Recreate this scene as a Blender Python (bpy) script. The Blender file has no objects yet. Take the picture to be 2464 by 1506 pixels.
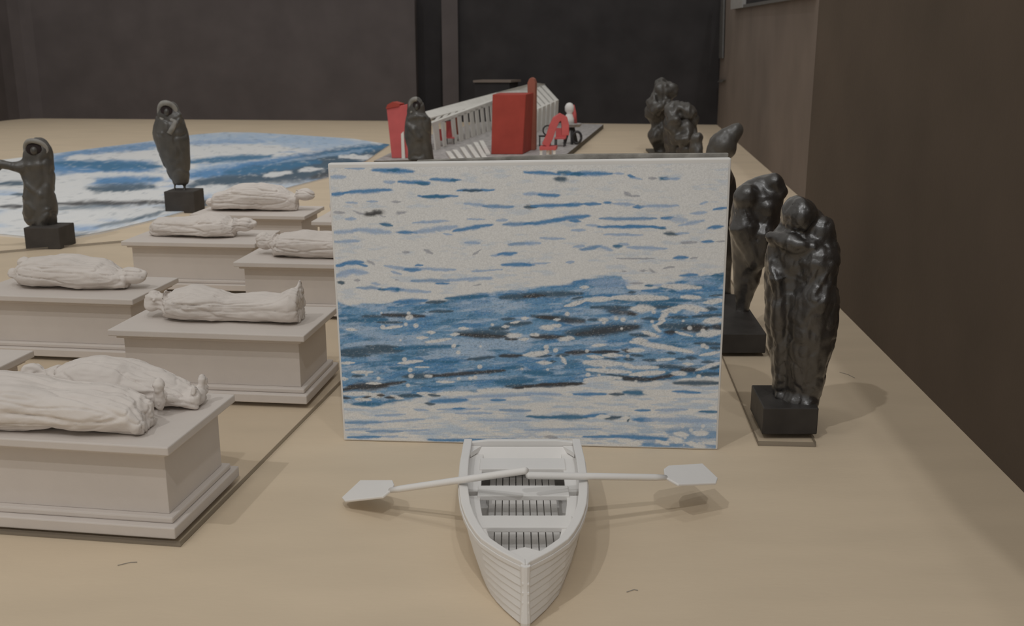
import bpy, bmesh, math, random
import numpy as np
from mathutils import Vector, Matrix, noise as mn

random.seed(7)
rng = np.random.default_rng(7)
scene = bpy.context.scene
COL = scene.collection

# ------------------------------------------------------------------ units
# The lens stands one unit above the plywood; S turns that unit into metres.
S = 0.30
F = 2452.55                      # focal length for a 2464 px wide frame
TH = math.radians(14.376)        # downward tilt of the camera
CT, ST = math.cos(TH), math.sin(TH)

# ------------------------------------------------------------------ camera
cam_d = bpy.data.cameras.new('camera')
cam = bpy.data.objects.new('camera', cam_d)
COL.objects.link(cam)
cam.location = (0, 0, S)
cam.rotation_euler = (math.pi / 2 - TH, 0, 0)
cam_d.sensor_width = 36.0
cam_d.lens = F / 2464 * 36.0
cam_d.clip_start = 0.01
cam_d.clip_end = 60
cam_d.dof.use_dof = True
cam_d.dof.focus_distance = 2.55 * S
cam_d.dof.aperture_fstop = cam_d.lens / 1.5
scene.camera = cam

# ------------------------------------------------------------------ world, lights, exposure
world = bpy.data.worlds.new('gallery_air')
scene.world = world
world.use_nodes = True
bg = world.node_tree.nodes['Background']
bg.inputs['Color'].default_value = (1.0, 0.955, 0.885, 1)
bg.inputs['Strength'].default_value = 0.335
scene.view_settings.view_transform = 'Standard'
scene.view_settings.look = 'None'
scene.view_settings.exposure = 0.0
scene.view_settings.gamma = 1.0
scene.view_settings.use_curve_mapping = False


def spot(name, az, el, dist, power, target=(0, 2.6, 0), radius=0.05, angle=110, col=(0.985, 0.985, 0.985)):
    """Overhead spotlight; az measured from the camera side, positive to the right."""
    a, e = math.radians(az), math.radians(el)
    t = Vector(target) * S
    d = Vector((math.sin(a) * math.cos(e), -math.cos(a) * math.cos(e), math.sin(e)))
    l = bpy.data.lights.new(name, 'SPOT')
    l.energy = power
    l.color = col
    l.shadow_soft_size = radius
    l.spot_size = math.radians(angle)
    l.spot_blend = 0.5
    o = bpy.data.objects.new(name, l)
    COL.objects.link(o)
    o.location = t + d * dist
    o.rotation_euler = d.to_track_quat('Z', 'Y').to_euler()
    return o


spot('spot_or_fill', -41, 55, 6.0, 150, radius=0.05)
spot('spot_or_fill', 8, 50, 6.0, 160, radius=0.06)
spot('spot_or_fill', 24, 65, 6.0, 46, target=(-0.3, 3.5, 0), radius=0.08)
spot('spot_or_fill', -20, 66, 6.0, 50, target=(-0.5, 8, 0), radius=0.2)
spot('spot_or_fill', 5, 58, 6.0, 150, target=(-0.5, 13.5, 0), radius=0.12, angle=62)  # extra lamp added to brighten the far floor and pavilion

# ------------------------------------------------------------------ helpers: rays of the lens -> points of the room


def ray(px, py):
    u = (px - 1232) / F
    v = (753 - py) / F
    return (u, CT + v * ST, -ST + v * CT)


def gz(px, py, z=0.0):
    r = ray(px, py)
    t = (z - 1) / r[2]
    return Vector((t * r[0], t * r[1], z))


def gy(px, py, Y):
    r = ray(px, py)
    t = Y / r[1]
    return Vector((t * r[0], Y, 1 + t * r[2]))


def gpl(px, py, P, N):
    """point of the ray on the plane through P with normal N"""
    r = Vector(ray(px, py))
    o = Vector((0, 0, 1))
    t = (Vector(P) - o).dot(Vector(N)) / r.dot(Vector(N))
    return o + r * t


def pix(P):
    x, y, z = P[0], P[1], P[2] - 1
    d = y * CT - z * ST
    v = y * ST + z * CT
    return (1232 + F * x / d, 753 - F * v / d)


# ------------------------------------------------------------------ helpers: materials
def srgb(r, g, b):
    def f(c):
        c /= 255.0
        return c / 12.92 if c <= 0.04045 else ((c + 0.055) / 1.055) ** 2.4
    return (f(r), f(g), f(b))


def mat(name, col, rough=0.7, var=0.0, vscale=30, bump=0.0, bscale=60, spec=0.5, metallic=0.0, stretch=None, col2=None, coat=0.0):
    m = bpy.data.materials.new(name)
    m.use_nodes = True
    nt = m.node_tree
    b = nt.nodes['Principled BSDF']
    b.inputs['Coat Weight'].default_value = coat
    b.inputs['Coat Roughness'].default_value = 0.3
    b.inputs['Roughness'].default_value = rough
    b.inputs['Metallic'].default_value = metallic
    b.inputs['Specular IOR Level'].default_value = spec
    b.inputs['Base Color'].default_value = (*col, 1)
    tc = nt.nodes.new('ShaderNodeTexCoord')
    mp = nt.nodes.new('ShaderNodeMapping')
    nt.links.new(tc.outputs['Object'], mp.inputs['Vector'])
    if stretch:
        mp.inputs['Scale'].default_value = stretch
    if var > 0:
        n = nt.nodes.new('ShaderNodeTexNoise')
        n.inputs['Scale'].default_value = vscale
        n.inputs['Detail'].default_value = 6
        nt.links.new(mp.outputs['Vector'], n.inputs['Vector'])
        r = nt.nodes.new('ShaderNodeValToRGB')
        r.color_ramp.elements[0].position = 0.3
        r.color_ramp.elements[1].position = 0.7
        c2 = col2 if col2 else tuple(min(1, c * (1 + var)) for c in col)
        r.color_ramp.elements[0].color = (*[c * (1 - var) for c in col], 1)
        r.color_ramp.elements[1].color = (*c2, 1)
        nt.links.new(n.outputs['Fac'], r.inputs['Fac'])
        nt.links.new(r.outputs['Color'], b.inputs['Base Color'])
    if bump > 0:
        n2 = nt.nodes.new('ShaderNodeTexNoise')
        n2.inputs['Scale'].default_value = bscale
        n2.inputs['Detail'].default_value = 8
        nt.links.new(mp.outputs['Vector'], n2.inputs['Vector'])
        bp = nt.nodes.new('ShaderNodeBump')
        bp.inputs['Strength'].default_value = bump
        bp.inputs['Distance'].default_value = 0.002
        nt.links.new(n2.outputs['Fac'], bp.inputs['Height'])
        nt.links.new(bp.outputs['Normal'], b.inputs['Normal'])
    return m


def print_mat(name, rough=0.6):
    m = bpy.data.materials.new(name)
    m.use_nodes = True
    nt = m.node_tree
    b = nt.nodes['Principled BSDF']
    b.inputs['Roughness'].default_value = rough
    b.inputs['Specular IOR Level'].default_value = 0.25
    a = nt.nodes.new('ShaderNodeAttribute')
    a.attribute_name = 'ink'
    tc = nt.nodes.new('ShaderNodeTexCoord')
    n = nt.nodes.new('ShaderNodeTexNoise')
    n.inputs['Scale'].default_value = 900
    n.inputs['Detail'].default_value = 2
    nt.links.new(tc.outputs['Object'], n.inputs['Vector'])
    mr = nt.nodes.new('ShaderNodeMapRange')
    mr.inputs['From Min'].default_value = 0.3
    mr.inputs['From Max'].default_value = 0.7
    mr.inputs['To Min'].default_value = 0.9
    mr.inputs['To Max'].default_value = 1.08
    nt.links.new(n.outputs['Fac'], mr.inputs['Value'])
    mx = nt.nodes.new('ShaderNodeMix')
    mx.data_type = 'RGBA'
    mx.blend_type = 'MULTIPLY'
    mx.inputs['Factor'].default_value = 1.0
    nt.links.new(a.outputs['Color'], mx.inputs['A'])
    nt.links.new(mr.outputs['Result'], mx.inputs['B'])
    nt.links.new(mx.outputs['Result'], b.inputs['Base Color'])
    return m


def acrylic_mat(name, tint, diffuse, mix):
    """Clear acrylic plate: see-through sheet with a glossy skin and a little milky body."""
    m = bpy.data.materials.new(name)
    m.use_nodes = True
    nt = m.node_tree
    nt.nodes.remove(nt.nodes['Principled BSDF'])
    out = nt.nodes['Material Output']
    tr = nt.nodes.new('ShaderNodeBsdfTransparent')
    tr.inputs['Color'].default_value = (*tint, 1)
    df = nt.nodes.new('ShaderNodeBsdfDiffuse')
    df.inputs['Color'].default_value = (*diffuse, 1)
    gl = nt.nodes.new('ShaderNodeBsdfGlossy')
    gl.inputs['Roughness'].default_value = 0.08
    n = nt.nodes.new('ShaderNodeTexNoise')
    n.inputs['Scale'].default_value = 40
    mr = nt.nodes.new('ShaderNodeMapRange')
    mr.inputs['To Min'].default_value = max(0, mix - 0.03)
    mr.inputs['To Max'].default_value = min(1, mix + 0.03)
    nt.links.new(n.outputs['Fac'], mr.inputs['Value'])
    m1 = nt.nodes.new('ShaderNodeMixShader')
    nt.links.new(mr.outputs['Result'], m1.inputs['Fac'])
    nt.links.new(tr.outputs['BSDF'], m1.inputs[1])
    nt.links.new(df.outputs['BSDF'], m1.inputs[2])
    m2 = nt.nodes.new('ShaderNodeMixShader')
    m2.inputs['Fac'].default_value = 0.04
    nt.links.new(m1.outputs['Shader'], m2.inputs[1])
    nt.links.new(gl.outputs['BSDF'], m2.inputs[2])
    nt.links.new(m2.outputs['Shader'], out.inputs['Surface'])
    return m


M = {}
M['plywood'] = mat('pale_plywood', (0.70, 0.575, 0.42), 0.62, 0.05, 6, 0.08, 120, 0.3, stretch=(1, 3, 1))
M['wall'] = mat('black_wall_paint', (0.115, 0.088, 0.067), 0.75, 0.10, 8, 0.15, 200, 0.25)
M['wall_dark'] = mat('black_shade_tone', (0.040, 0.037, 0.038), 0.9, 0.15, 10, 0.2, 250, 0.15)  # black in a darker tone, shade of the recess put into the colour
M['wall_lit'] = mat('black_wall_lit_tone', (0.098, 0.084, 0.083), 0.8, 0.10, 8, 0.15, 200, 0.2)  # same black, paler because the spots' light is put into the colour
M['wall_side'] = mat('black_side_lit_tone', (0.215, 0.175, 0.15), 0.75, 0.12, 5, 0.15, 200, 0.25)  # black side wall, its spot-lit paleness put into the base colour
M['plaster'] = mat('off_white_plaster', (0.72, 0.665, 0.62), 0.85, 0.05, 25, 0.25, 160, 0.2)
M['card'] = mat('painted_card', (0.66, 0.605, 0.56), 0.8, 0.035, 20, 0.10, 200, 0.2)
M['white'] = mat('white_plastic', (0.83, 0.81, 0.785), 0.55, 0.02, 30, 0.06, 300, 0.35)
M['bronze'] = mat('glossy_black_clay', (0.024, 0.021, 0.019), 0.4, 0.35, 60, 0.8, 85, 0.9, coat=1.0)
M['matte_black'] = mat('matte_black_clay', (0.058, 0.053, 0.046), 0.5, 0.35, 45, 0.4, 100, 0.7, coat=0.35)
M['black_block'] = mat('black_painted_block', (0.038, 0.034, 0.031), 0.5, 0.25, 40, 0.25, 90, 0.4)
M['soft_block'] = mat('charcoal_block', (0.062, 0.055, 0.049), 0.75, 0.15, 40, 0.2, 90, 0.3)
M['hood_rim'] = mat('pale_grey_clay', (0.27, 0.26, 0.24), 0.6, 0.25, 60, 0.3, 120, 0.4)  # paler grey than the figures, for the hood rims
M['recess'] = mat('hood_shade_black', (0.014, 0.006, 0.006), 0.8, 0.2, 60)  # shade inside the hood put into a near-black
M['core'] = mat('grey_card_core', (0.30, 0.285, 0.26), 0.85, 0.3, 80, 0.4, 200, 0.2)
M['paper'] = mat('white_card', (0.83, 0.82, 0.80), 0.7, 0.02, 30)
M['red'] = mat('red_card', (0.42, 0.068, 0.05), 0.7, 0.10, 20, 0.15, 120, 0.3)
M['red_dark'] = mat('brown_red_card', (0.36, 0.13, 0.09), 0.7, 0.12, 20, 0.15, 120, 0.3)
M['pink'] = mat('pink_red_card', (0.62, 0.13, 0.13), 0.65, 0.08, 30, 0.1, 120, 0.3)
M['ivory'] = mat('ivory_wood', (0.80, 0.785, 0.74), 0.7, 0.06, 30, 0.1, 150, 0.3)
M['grey_slab'] = mat('grey_speckled_slab', (0.44, 0.42, 0.41), 0.8, 0.3, 60, 0.2, 150, 0.2)
M['slab_edge'] = mat('dark_slab_edge', (0.13, 0.115, 0.09), 0.8, 0.15, 60)
M['dark'] = mat('black_wire', (0.03, 0.028, 0.03), 0.5, 0.2, 60)
M['steel'] = mat('metal_lit_tone', (0.36, 0.35, 0.34), 0.5, 0.1, 40, spec=0.5)  # frame upright, light falling on it put into the colour
M['dim_steel'] = mat('metal_dim_tone', (0.12, 0.115, 0.11), 0.6, 0.1, 40, spec=0.4)  # same frame metal in a shaded tone, shared by the corner strip
M['print'] = print_mat('printed_sea')
M['acrylic'] = acrylic_mat('clear_acrylic', (1, 1, 1), (0.6, 0.5, 0.38), 0.0)
M['acrylic_edge'] = acrylic_mat('acrylic_cut_edge', (0.72, 0.70, 0.66), (0.24, 0.21, 0.175), 0.62)


# ------------------------------------------------------------------ helpers: meshes and things
class MB:
    """collects polygons in lens units"""

    def __init__(self):
        self.v, self.f, self.mi = [], [], []

    def poly(self, pts, mi=0):
        k = len(self.v)
        self.v += [tuple(p) for p in pts]
        self.f.append(tuple(range(k, k + len(pts))))
        self.mi.append(mi)

    def prism(self, bottom, top, mi=0, side_mi=None):
        n = len(bottom)
        k = len(self.v)
        self.v += [tuple(p) for p in bottom] + [tuple(p) for p in top]
        self.f.append(tuple(range(k + n - 1, k - 1, -1)))
        self.f.append(tuple(range(k + n, k + 2 * n)))
        self.mi += [mi, mi]
        for i in range(n):
            j = (i + 1) % n
            self.f.append((k + i, k + j, k + n + j, k + n + i))
            self.mi.append(mi if side_mi is None else side_mi)

    def slab(self, pts, z0, z1, mi=0, side_mi=None):
        self.prism([(p[0], p[1], z0) for p in pts], [(p[0], p[1], z1) for p in pts], mi, side_mi)

    def box(self, c, sz, rz=0.0, mi=0, tilt=None):
        R = Matrix.Rotation(rz, 3, 'Z')
        if tilt:
            R = R @ Matrix.Rotation(tilt[1], 3, tilt[0])
        a, b, d = sz[0] / 2, sz[1] / 2, sz[2] / 2
        q = [(-a, -b), (a, -b), (a, b), (-a, b)]
        C = Vector(c)
        self.prism([C + R @ Vector((x, y, -d)) for x, y in q], [C + R @ Vector((x, y, d)) for x, y in q], mi)

    def bar(self, a, b, w, h, up=(0, 0, 1)):
        a, b = Vector(a), Vector(b)
        d = (b - a).normalized()
        s = d.cross(Vector(up))
        if s.length < 1e-6:
            s = d.cross(Vector((0, 1, 0)))
        s.normalize()
        u = s.cross(d)
        q = [(-1, -1), (1, -1), (1, 1), (-1, 1)]
        self.prism([a + s * x * w / 2 + u * y * h / 2 for x, y in q], [b + s * x * w / 2 + u * y * h / 2 for x, y in q])

    def tube(self, pts, radii, n=12, flat=1.0, up=(0, 0, 1)):
        rings = []
        pts = [Vector(p) for p in pts]
        for i, p in enumerate(pts):
            d = (pts[min(i + 1, len(pts) - 1)] - pts[max(i - 1, 0)]).normalized()
            s = d.cross(Vector(up))
            if s.length < 1e-6:
                s = d.cross(Vector((0, 1, 0)))
            s.normalize()
            u = s.cross(d)
            r = radii[i] if hasattr(radii, '__len__') else radii
            rings.append([p + s * math.cos(2 * math.pi * k / n) * r + u * math.sin(2 * math.pi * k / n) * r * flat for k in range(n)])
        self.rings(rings)

    def rings(self, rings):
        n = len(rings[0])
        k = len(self.v)
        for r in rings:
            self.v += [tuple(p) for p in r]
        for i in range(len(rings) - 1):
            for j in range(n):
                a, b = k + i * n + j, k + i * n + (j + 1) % n
                self.f.append((a, b, b + n, a + n))
                self.mi.append(0)
        self.f.append(tuple(range(k + n - 1, k - 1, -1)))
        e = k + (len(rings) - 1) * n
        self.f.append(tuple(range(e, e + n)))
        self.mi += [0, 0]

    def loft(self, secs, n=28):
        """secs: (cx, cy, z, rx, ry) stacked in z"""
        self.rings([[(cx + rx * math.cos(2 * math.pi * k / n), cy + ry * math.sin(2 * math.pi * k / n), z) for k in range(n)]
                    for cx, cy, z, rx, ry in secs])

    def ball(self, c, r, n=16, m=10):
        rx, ry, rz = r if hasattr(r, '__len__') else (r, r, r)
        rr = []
        for i in range(m + 1):
            t = math.pi * (0.02 + 0.96 * i / m)
            rr.append([(c[0] + rx * math.sin(t) * math.cos(2 * math.pi * k / n), c[1] + ry * math.sin(t) * math.sin(2 * math.pi * k / n),
                        c[2] - rz * math.cos(t)) for k in range(n)])
        self.rings(rr)

    def mesh(self, name, origin=(0, 0, 0), mats=(), smooth=False):
        me = bpy.data.meshes.new(name)
        o = np.array(origin, float)
        v = (np.array(self.v, float) - o) * S
        me.from_pydata(v.tolist(), [], self.f)
        for m in mats:
            me.materials.append(m)
        if len(mats) > 1:
            me.polygons.foreach_set('material_index', self.mi)
        if smooth:
            me.polygons.foreach_set('use_smooth', [True] * len(me.polygons))
        bm = bmesh.new()
        bm.from_mesh(me)
        bmesh.ops.recalc_face_normals(bm, faces=bm.faces)
        bm.to_mesh(me)
        bm.free()
        me.update()
        return me


def link(name, me, parent=None, loc=(0, 0, 0)):
    o = bpy.data.objects.new(name, me)
    COL.objects.link(o)
    if parent is not None:
        o.parent = parent
    o.location = loc
    return o


def tag(o, label, cat, group=None):
    o['label'] = label
    o['category'] = cat
    if group:
        o['group'] = group
    return o


def thing(name, label, cat, origin, group=None, rz=0.0):
    o = bpy.data.objects.new(name, None)
    COL.objects.link(o)
    o.empty_display_size = 0.02
    o.location = Vector(origin) * S
    o.rotation_euler = (0, 0, rz)
    o['_o'] = tuple(origin)
    return tag(o, label, cat, group)


def part(name, mb, m, parent, smooth=False, bevel=0.0, local=False, label=None, sub=False):
    """mesh child; coordinates are world lens units unless local"""
    org = (0, 0, 0) if local else tuple(parent['_o'])
    mats = m if isinstance(m, (list, tuple)) else [m]
    me = mb if isinstance(mb, bpy.types.Mesh) else mb.mesh(name, org, mats, smooth)
    o = link(name, me, parent)
    o['_o'] = org
    if bevel:
        b = o.modifiers.new('edge', 'BEVEL')
        b.width = bevel * S
        b.segments = 2
        b.limit_method = 'ANGLE'
    if label:
        o['label'] = label
    return o


def structure(name, mb, m, smooth=False, label=None, cat=None, bevel=0):
    mats = m if isinstance(m, (list, tuple)) else [m]
    o = link(name, mb.mesh(name, (0, 0, 0), mats, smooth))
    o['kind'] = 'structure'
    if label:
        o['label'] = label
    if cat:
        o['category'] = cat
    if bevel:
        b = o.modifiers.new('edge', 'BEVEL')
        b.width = bevel * S
        b.segments = 2
    return o


def sculpt(name, mb, voxel, origin, m, smooth=4, disp=None, floor=None):
    """fuse the closed pieces of mb into one continuous clay surface"""
    me = mb.mesh(name + '_raw', origin, [m])
    tmp = bpy.data.objects.new('tmp', me)
    COL.objects.link(tmp)
    r = tmp.modifiers.new('r', 'REMESH')
    r.mode = 'VOXEL'
    r.voxel_size = voxel * S
    r.use_smooth_shade = True
    s = tmp.modifiers.new('s', 'SMOOTH')
    s.factor = 0.5
    s.iterations = smooth
    dg = bpy.context.evaluated_depsgraph_get()
    dg.update()
    out = bpy.data.meshes.new_from_object(tmp.evaluated_get(dg))
    bpy.data.objects.remove(tmp)
    bpy.data.meshes.remove(me)
    out.name = name
    n = len(out.vertices)
    co = np.empty(n * 3)
    out.vertices.foreach_get('co', co)
    co = co.reshape(-1, 3)
    no = np.empty(n * 3)
    out.vertices.foreach_get('normal', no)
    no = no.reshape(-1, 3)
    if disp:
        for amp, fx, fy, fz, seed in disp:
            d = np.array([mn.noise(Vector((c[0] / S * fx + seed, c[1] / S * fy, c[2] / S * fz))) for c in co])
            if amp < 0:        # sharp creases along the zero lines of the noise
                d = np.exp(-(d / 0.075) ** 2)
            co += no * (d * amp * S)[:, None]
    if floor is not None:
        zz = (floor - origin[2]) * S
        co[:, 2] = np.maximum(co[:, 2], zz)
    out.vertices.foreach_set('co', co.ravel())
    out.materials.clear()
    out.materials.append(m)
    out.polygons.foreach_set('use_smooth', [True] * len(out.polygons))
    out.update()
    return out


# ================================================================== THE SETTING
b = MB()
b.slab([(-9.5, 0.6), (3.6, 0.6), (3.6, 17.5), (-9.5, 17.5)], -0.06, 0.0)
structure('floor', b, M['plywood'], label='pale plywood ground board that everything stands on')

WH = 1.85     # wall height
# right, near panel
near0, near1 = Vector((1.199 - 0.0686 * 1.6, 0.608, 0)), Vector((1.374, 4.763, 0))
b = MB()
b.slab([near0[:2], near1[:2], (near1[0] + 0.10, near1[1] - 0.007), (near0[0] + 0.10, near0[1] - 0.007)], 0.0, WH)
structure('wall_right', b, M['wall'], label='near black wall panel on the right')
# right, far panel
b = MB()
d = Vector((2.898 - 2.055, 14.627 - 7.306)) / 7.321
fa = Vector((2.055, 7.306)) - d * 2.75
fb = Vector((2.898, 14.627)) + d * 0.5
b.slab([fa, fb, fb + Vector((0.25, 0)), fa + Vector((0.25, 0))], 0.0, WH)
structure('wall_right', b, M['wall_side'], label='far black wall panel on the right, set back behind the near one')
# back: recessed dark part, post, left panel
b = MB()
x0, y0 = -0.80, 15.20
x1, y1 = 3.2, 14.56
b.slab([(x0, y0), (x1, y1), (x1, y1 + 0.2), (x0, y0 + 0.2)], 0.0, WH)
structure('wall_back', b, M['wall_dark'], label='darkest recessed back wall behind the red and white pavilion')
b = MB()
b.slab([gy(1066, 250, 15.1)[:2], gy(1104, 250, 15.1)[:2], (gy(1104, 250, 15.1)[0], 15.35), (gy(1066, 250, 15.1)[0], 15.35)], 0.0, WH)
structure('trim_1', b, M['wall_lit'], label='narrow lit-toned black post at the left end of the recessed back wall')
b = MB()
xl = gy(1003, 250, 15.42)[0]
b.slab([(xl - 0.2, 15.75), (x0 + 0.1, 15.75), (x0 + 0.1, 15.85), (xl - 0.2, 15.85)], 0.0, WH)
structure('wall_back', b, M['wall_dark'], label='dark strip of wall seen in the gap beside the post')
b = MB()
front = [(-7.60, 15.30), (-7.59, 15.62), (-7.53, 15.85), (-7.42, 15.98), (-7.25, 16.02), (-4.5, 15.72), (xl, 15.40)]
back = [(p[0], 16.35) for p in reversed(front)]
back[-1] = (-7.9, 16.35)
b.slab(front + back + [(-7.9, 15.30)], 0.0, WH)
structure('wall_back', b, M['wall_lit'], label='wide lit-toned black back wall panel on the left with a rounded left end')
b = MB()
b.slab([(-7.62, 15.32), (-7.9, 15.32), (-9.4, 9.0), (-9.2, 9.0)], 0.0, WH)
structure('wall_left', b, M['wall_dark'], label='sliver of black wall at the far left')

# pale corner strip and framed panel on the far right wall
N2 = Vector((d[1], -d[0], 0)).normalized()
P2 = Vector((2.055, 7.306, 0)) - N2 * 0.012


def onwall(px, py, off=0.0):
    return gpl(px, py, P2 - N2 * off, N2)


b = MB()
for (ya, yb) in ((-60, 140), (192, 198)):
    a, c, e, g = onwall(1733 + (0 if ya < 0 else -4), yb, 0.0), onwall(1741, yb), onwall(1746, ya), onwall(1738 + (0 if ya < 0 else -4), ya)
    q = [a, c, e, g]
    b.prism(q, [p - N2 * 0.02 for p in q])
structure('trim_2', b, M['dim_steel'], label='thin dim-toned metal strip in the back right corner')

fr = thing('framed_panel', 'metal framed opening high on the right wall, cut by the top of the photo', 'frame', onwall(1860, 0))
def wallquad(pts, dep):
    bb = MB()
    q = [onwall(*p) for p in pts]
    bb.prism(q, [p - N2 * dep for p in q])
    return bb
part('stile', wallquad([(1768, 23), (1797, 18), (1803, -160), (1772, -165)], 0.05), M['steel'], fr, label='upright frame member with its lit tone in the colour')
part('rail', wallquad([(1768, 23), (1962, -8), (1962, -2 - 14), (1797, 11)], 0.04), M['dim_steel'], fr)
part('panel', wallquad([(1790, 12), (1962, -14), (1966, -220), (1800, -170)], 0.01), M['wall_dark'], fr)

# ================================================================== PRINTED SEA (ink colours for a fine grid of vertices)
ILL = 0.665


def ink(r, g, bb):
    return np.array([min(0.9, c / ILL) for c in srgb(r, g, bb)])


INK = {'w': ink(197, 198, 198), 'b': ink(74, 122, 166), 'l': ink(132, 156, 186), 'g': ink(138, 141, 150), 't': ink(56, 104, 138),
       'd': ink(66, 86, 102), 'k': ink(62, 62, 64), 'v': ink(152, 172, 194), 'm': ink(104, 142, 176)}


def vnoise(x, y, seed=0):
    """smooth value noise on arrays"""
    xi, yi = np.floor(x).astype(np.int64), np.floor(y).astype(np.int64)
    xf, yf = x - xi, y - yi
    u, v = xf * xf * (3 - 2 * xf), yf * yf * (3 - 2 * yf)

    def h(a, c):
        n = (a * 374761393 + c * 668265263 + seed * 974711) & 0x7fffffff
        n = ((n ^ (n >> 13)) * 1274126177) & 0x7fffffff
        return ((n ^ (n >> 16)) & 0xffff) / 65535.0
    return (h(xi, yi) * (1 - u) + h(xi + 1, yi) * u) * (1 - v) + (h(xi, yi + 1) * (1 - u) + h(xi + 1, yi + 1) * u) * v


def fbm(x, y, seed=0, o=4):
    s, a, t = 0, 0.5, 0
    for i in range(o):
        s = s + a * vnoise(x * 2 ** i, y * 2 ** i, seed + i * 17)
        t += a
        a *= 0.5
    return s / t


def sstep(a, c, x):
    t = np.clip((x - a) / (c - a), 0, 1)
    return t * t * (3 - 2 * t)


def lay(col, a, c):
    return col * (1 - a[..., None]) + c * a[..., None]


def strokes(col, X, Y, lst, amp=1.0, seed=3, soft=0.35):
    wx = X + (fbm(X / 14, Y / 7, seed) - 0.5) * 22 * amp
    wy = Y + (fbm(X / 16, Y / 6, seed + 5) - 0.5) * 9 * amp
    grain = fbm(X / 5, Y / 2.5, seed + 9, 3)
    for (x0, y0, x1, y1, w, c, op) in lst:
        L = max(1e-3, math.hypot(x1 - x0, y1 - y0))
        dx, dy = (x1 - x0) / L, (y1 - y0) / L
        t = ((wx - x0) * dx + (wy - y0) * dy) / L
        dd = -(wx - x0) * dy + (wy - y0) * dx
        tc = np.clip(t, 0, 1)
        over = np.maximum(0, np.maximum(-t, t - 1)) * L
        prof = 0.55 + 0.45 * np.sin(np.pi * tc) if L > 2.5 * w else 1.0
        dist = np.sqrt((over * 0.5) ** 2 + dd ** 2) / (w * prof)
        sf = soft * (1.0 if c == 'w' else 1.7)
        a = 1 - sstep(1 - sf, 1 + sf, dist + (grain - 0.5) * (0.8 if c in 'lvg' else 0.45))
        col = lay(col, a * op, INK[c])
    return col


def conv(tagc, lst, y_pad=1.0):
    ox, oy, k = {'A': (780, 370, 4.302), 'B': (1270, 370, 4.302), 'C': (800, 690, 3.8625), 'D': (1270, 640, 3.346), 'E': (0, 300, 2.621)}[tagc]
    out = []
    for s in lst:
        op = s[6] if len(s) > 6 else (0.95 if s[5] in 'wkdtb' else 0.8)
        out.append((ox + s[0] / k, oy + s[1] / k, ox + s[2] / k, oy + s[3] / k, s[4] / k, s[5], op))
    return out


A_ = [(230,140,430,150,14,'l'),(530,160,930,175,25,'b'),(680,165,800,165,14,'t'),(50,230,210,230,18,'l'),(640,280,750,280,14,'l'),(800,275,1110,285,18,'b'),
(970,290,1100,297,14,'t'),(1130,255,1420,258,18,'b'),(1340,262,1400,262,14,'t'),(70,405,230,385,20,'b'),(230,380,690,355,22,'b'),(1410,360,1780,355,16,'b'),
(1480,362,1650,362,15,'d'),(1010,415,1400,415,15,'b'),(1060,420,1290,420,18,'t'),(240,480,350,482,12,'l'),(460,470,560,470,10,'l'),(730,472,800,472,10,'g'),
(310,565,440,600,10,'g'),(470,595,510,595,20,'k'),(545,578,585,578,24,'k'),(590,600,635,620,8,'g'),(795,580,830,575,16,'g'),(110,575,200,580,16,'g'),
(1490,490,1700,510,16,'l'),(1680,515,1970,520,16,'b',.8),(250,640,330,640,16,'l'),(600,690,710,710,20,'t'),(90,780,330,760,22,'l'),(330,750,680,775,26,'l'),
(780,775,960,775,18,'b'),(960,770,1380,720,26,'l'),(1370,755,1750,700,20,'b'),(1260,790,1340,795,10,'l'),(930,680,1310,660,12,'l'),(1520,640,1680,645,12,'l'),
(1820,655,1920,650,14,'l'),(1890,695,2150,685,20,'b',.8),(100,870,370,862,16,'l'),(1490,880,1620,878,14,'l'),(1950,895,2150,880,16,'b',.7),(830,970,890,975,14,'g'),
(1060,950,1140,985,14,'g'),(1560,1000,1640,955,12,'g'),(1760,1005,1850,995,12,'l'),(1840,990,2005,985,20,'b'),(110,1115,230,1090,18,'b'),(210,1085,400,1075,22,'b'),
(350,1095,440,1110,12,'b'),(110,1220,300,1170,30,'l'),(270,1165,430,1180,30,'l'),(480,1070,510,1085,14,'g'),(640,1115,860,1140,16,'l'),(850,1150,1010,1150,20,'b'),
(960,1110,1020,1100,12,'b'),(1000,1140,1360,1155,16,'l'),(720,1170,800,1200,14,'l'),(1560,1165,1870,1145,12,'l'),(1870,1100,2150,1095,22,'b'),(155,1285,200,1283,18,'d'),
(320,1258,360,1260,12,'g'),(740,1255,780,1255,7,'g'),(930,1265,1300,1260,18,'b',.7),(1180,1290,1300,1290,14,'b'),(1300,1260,1750,1235,18,'l'),(360,1335,590,1340,18,'b',.7),
(570,1352,660,1358,16,'t'),(660,1350,830,1355,22,'b'),(750,1355,810,1355,14,'t'),(830,1360,1110,1380,18,'l'),(500,1290,580,1300,14,'l'),(1570,1305,1640,1300,10,'g')]
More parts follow.
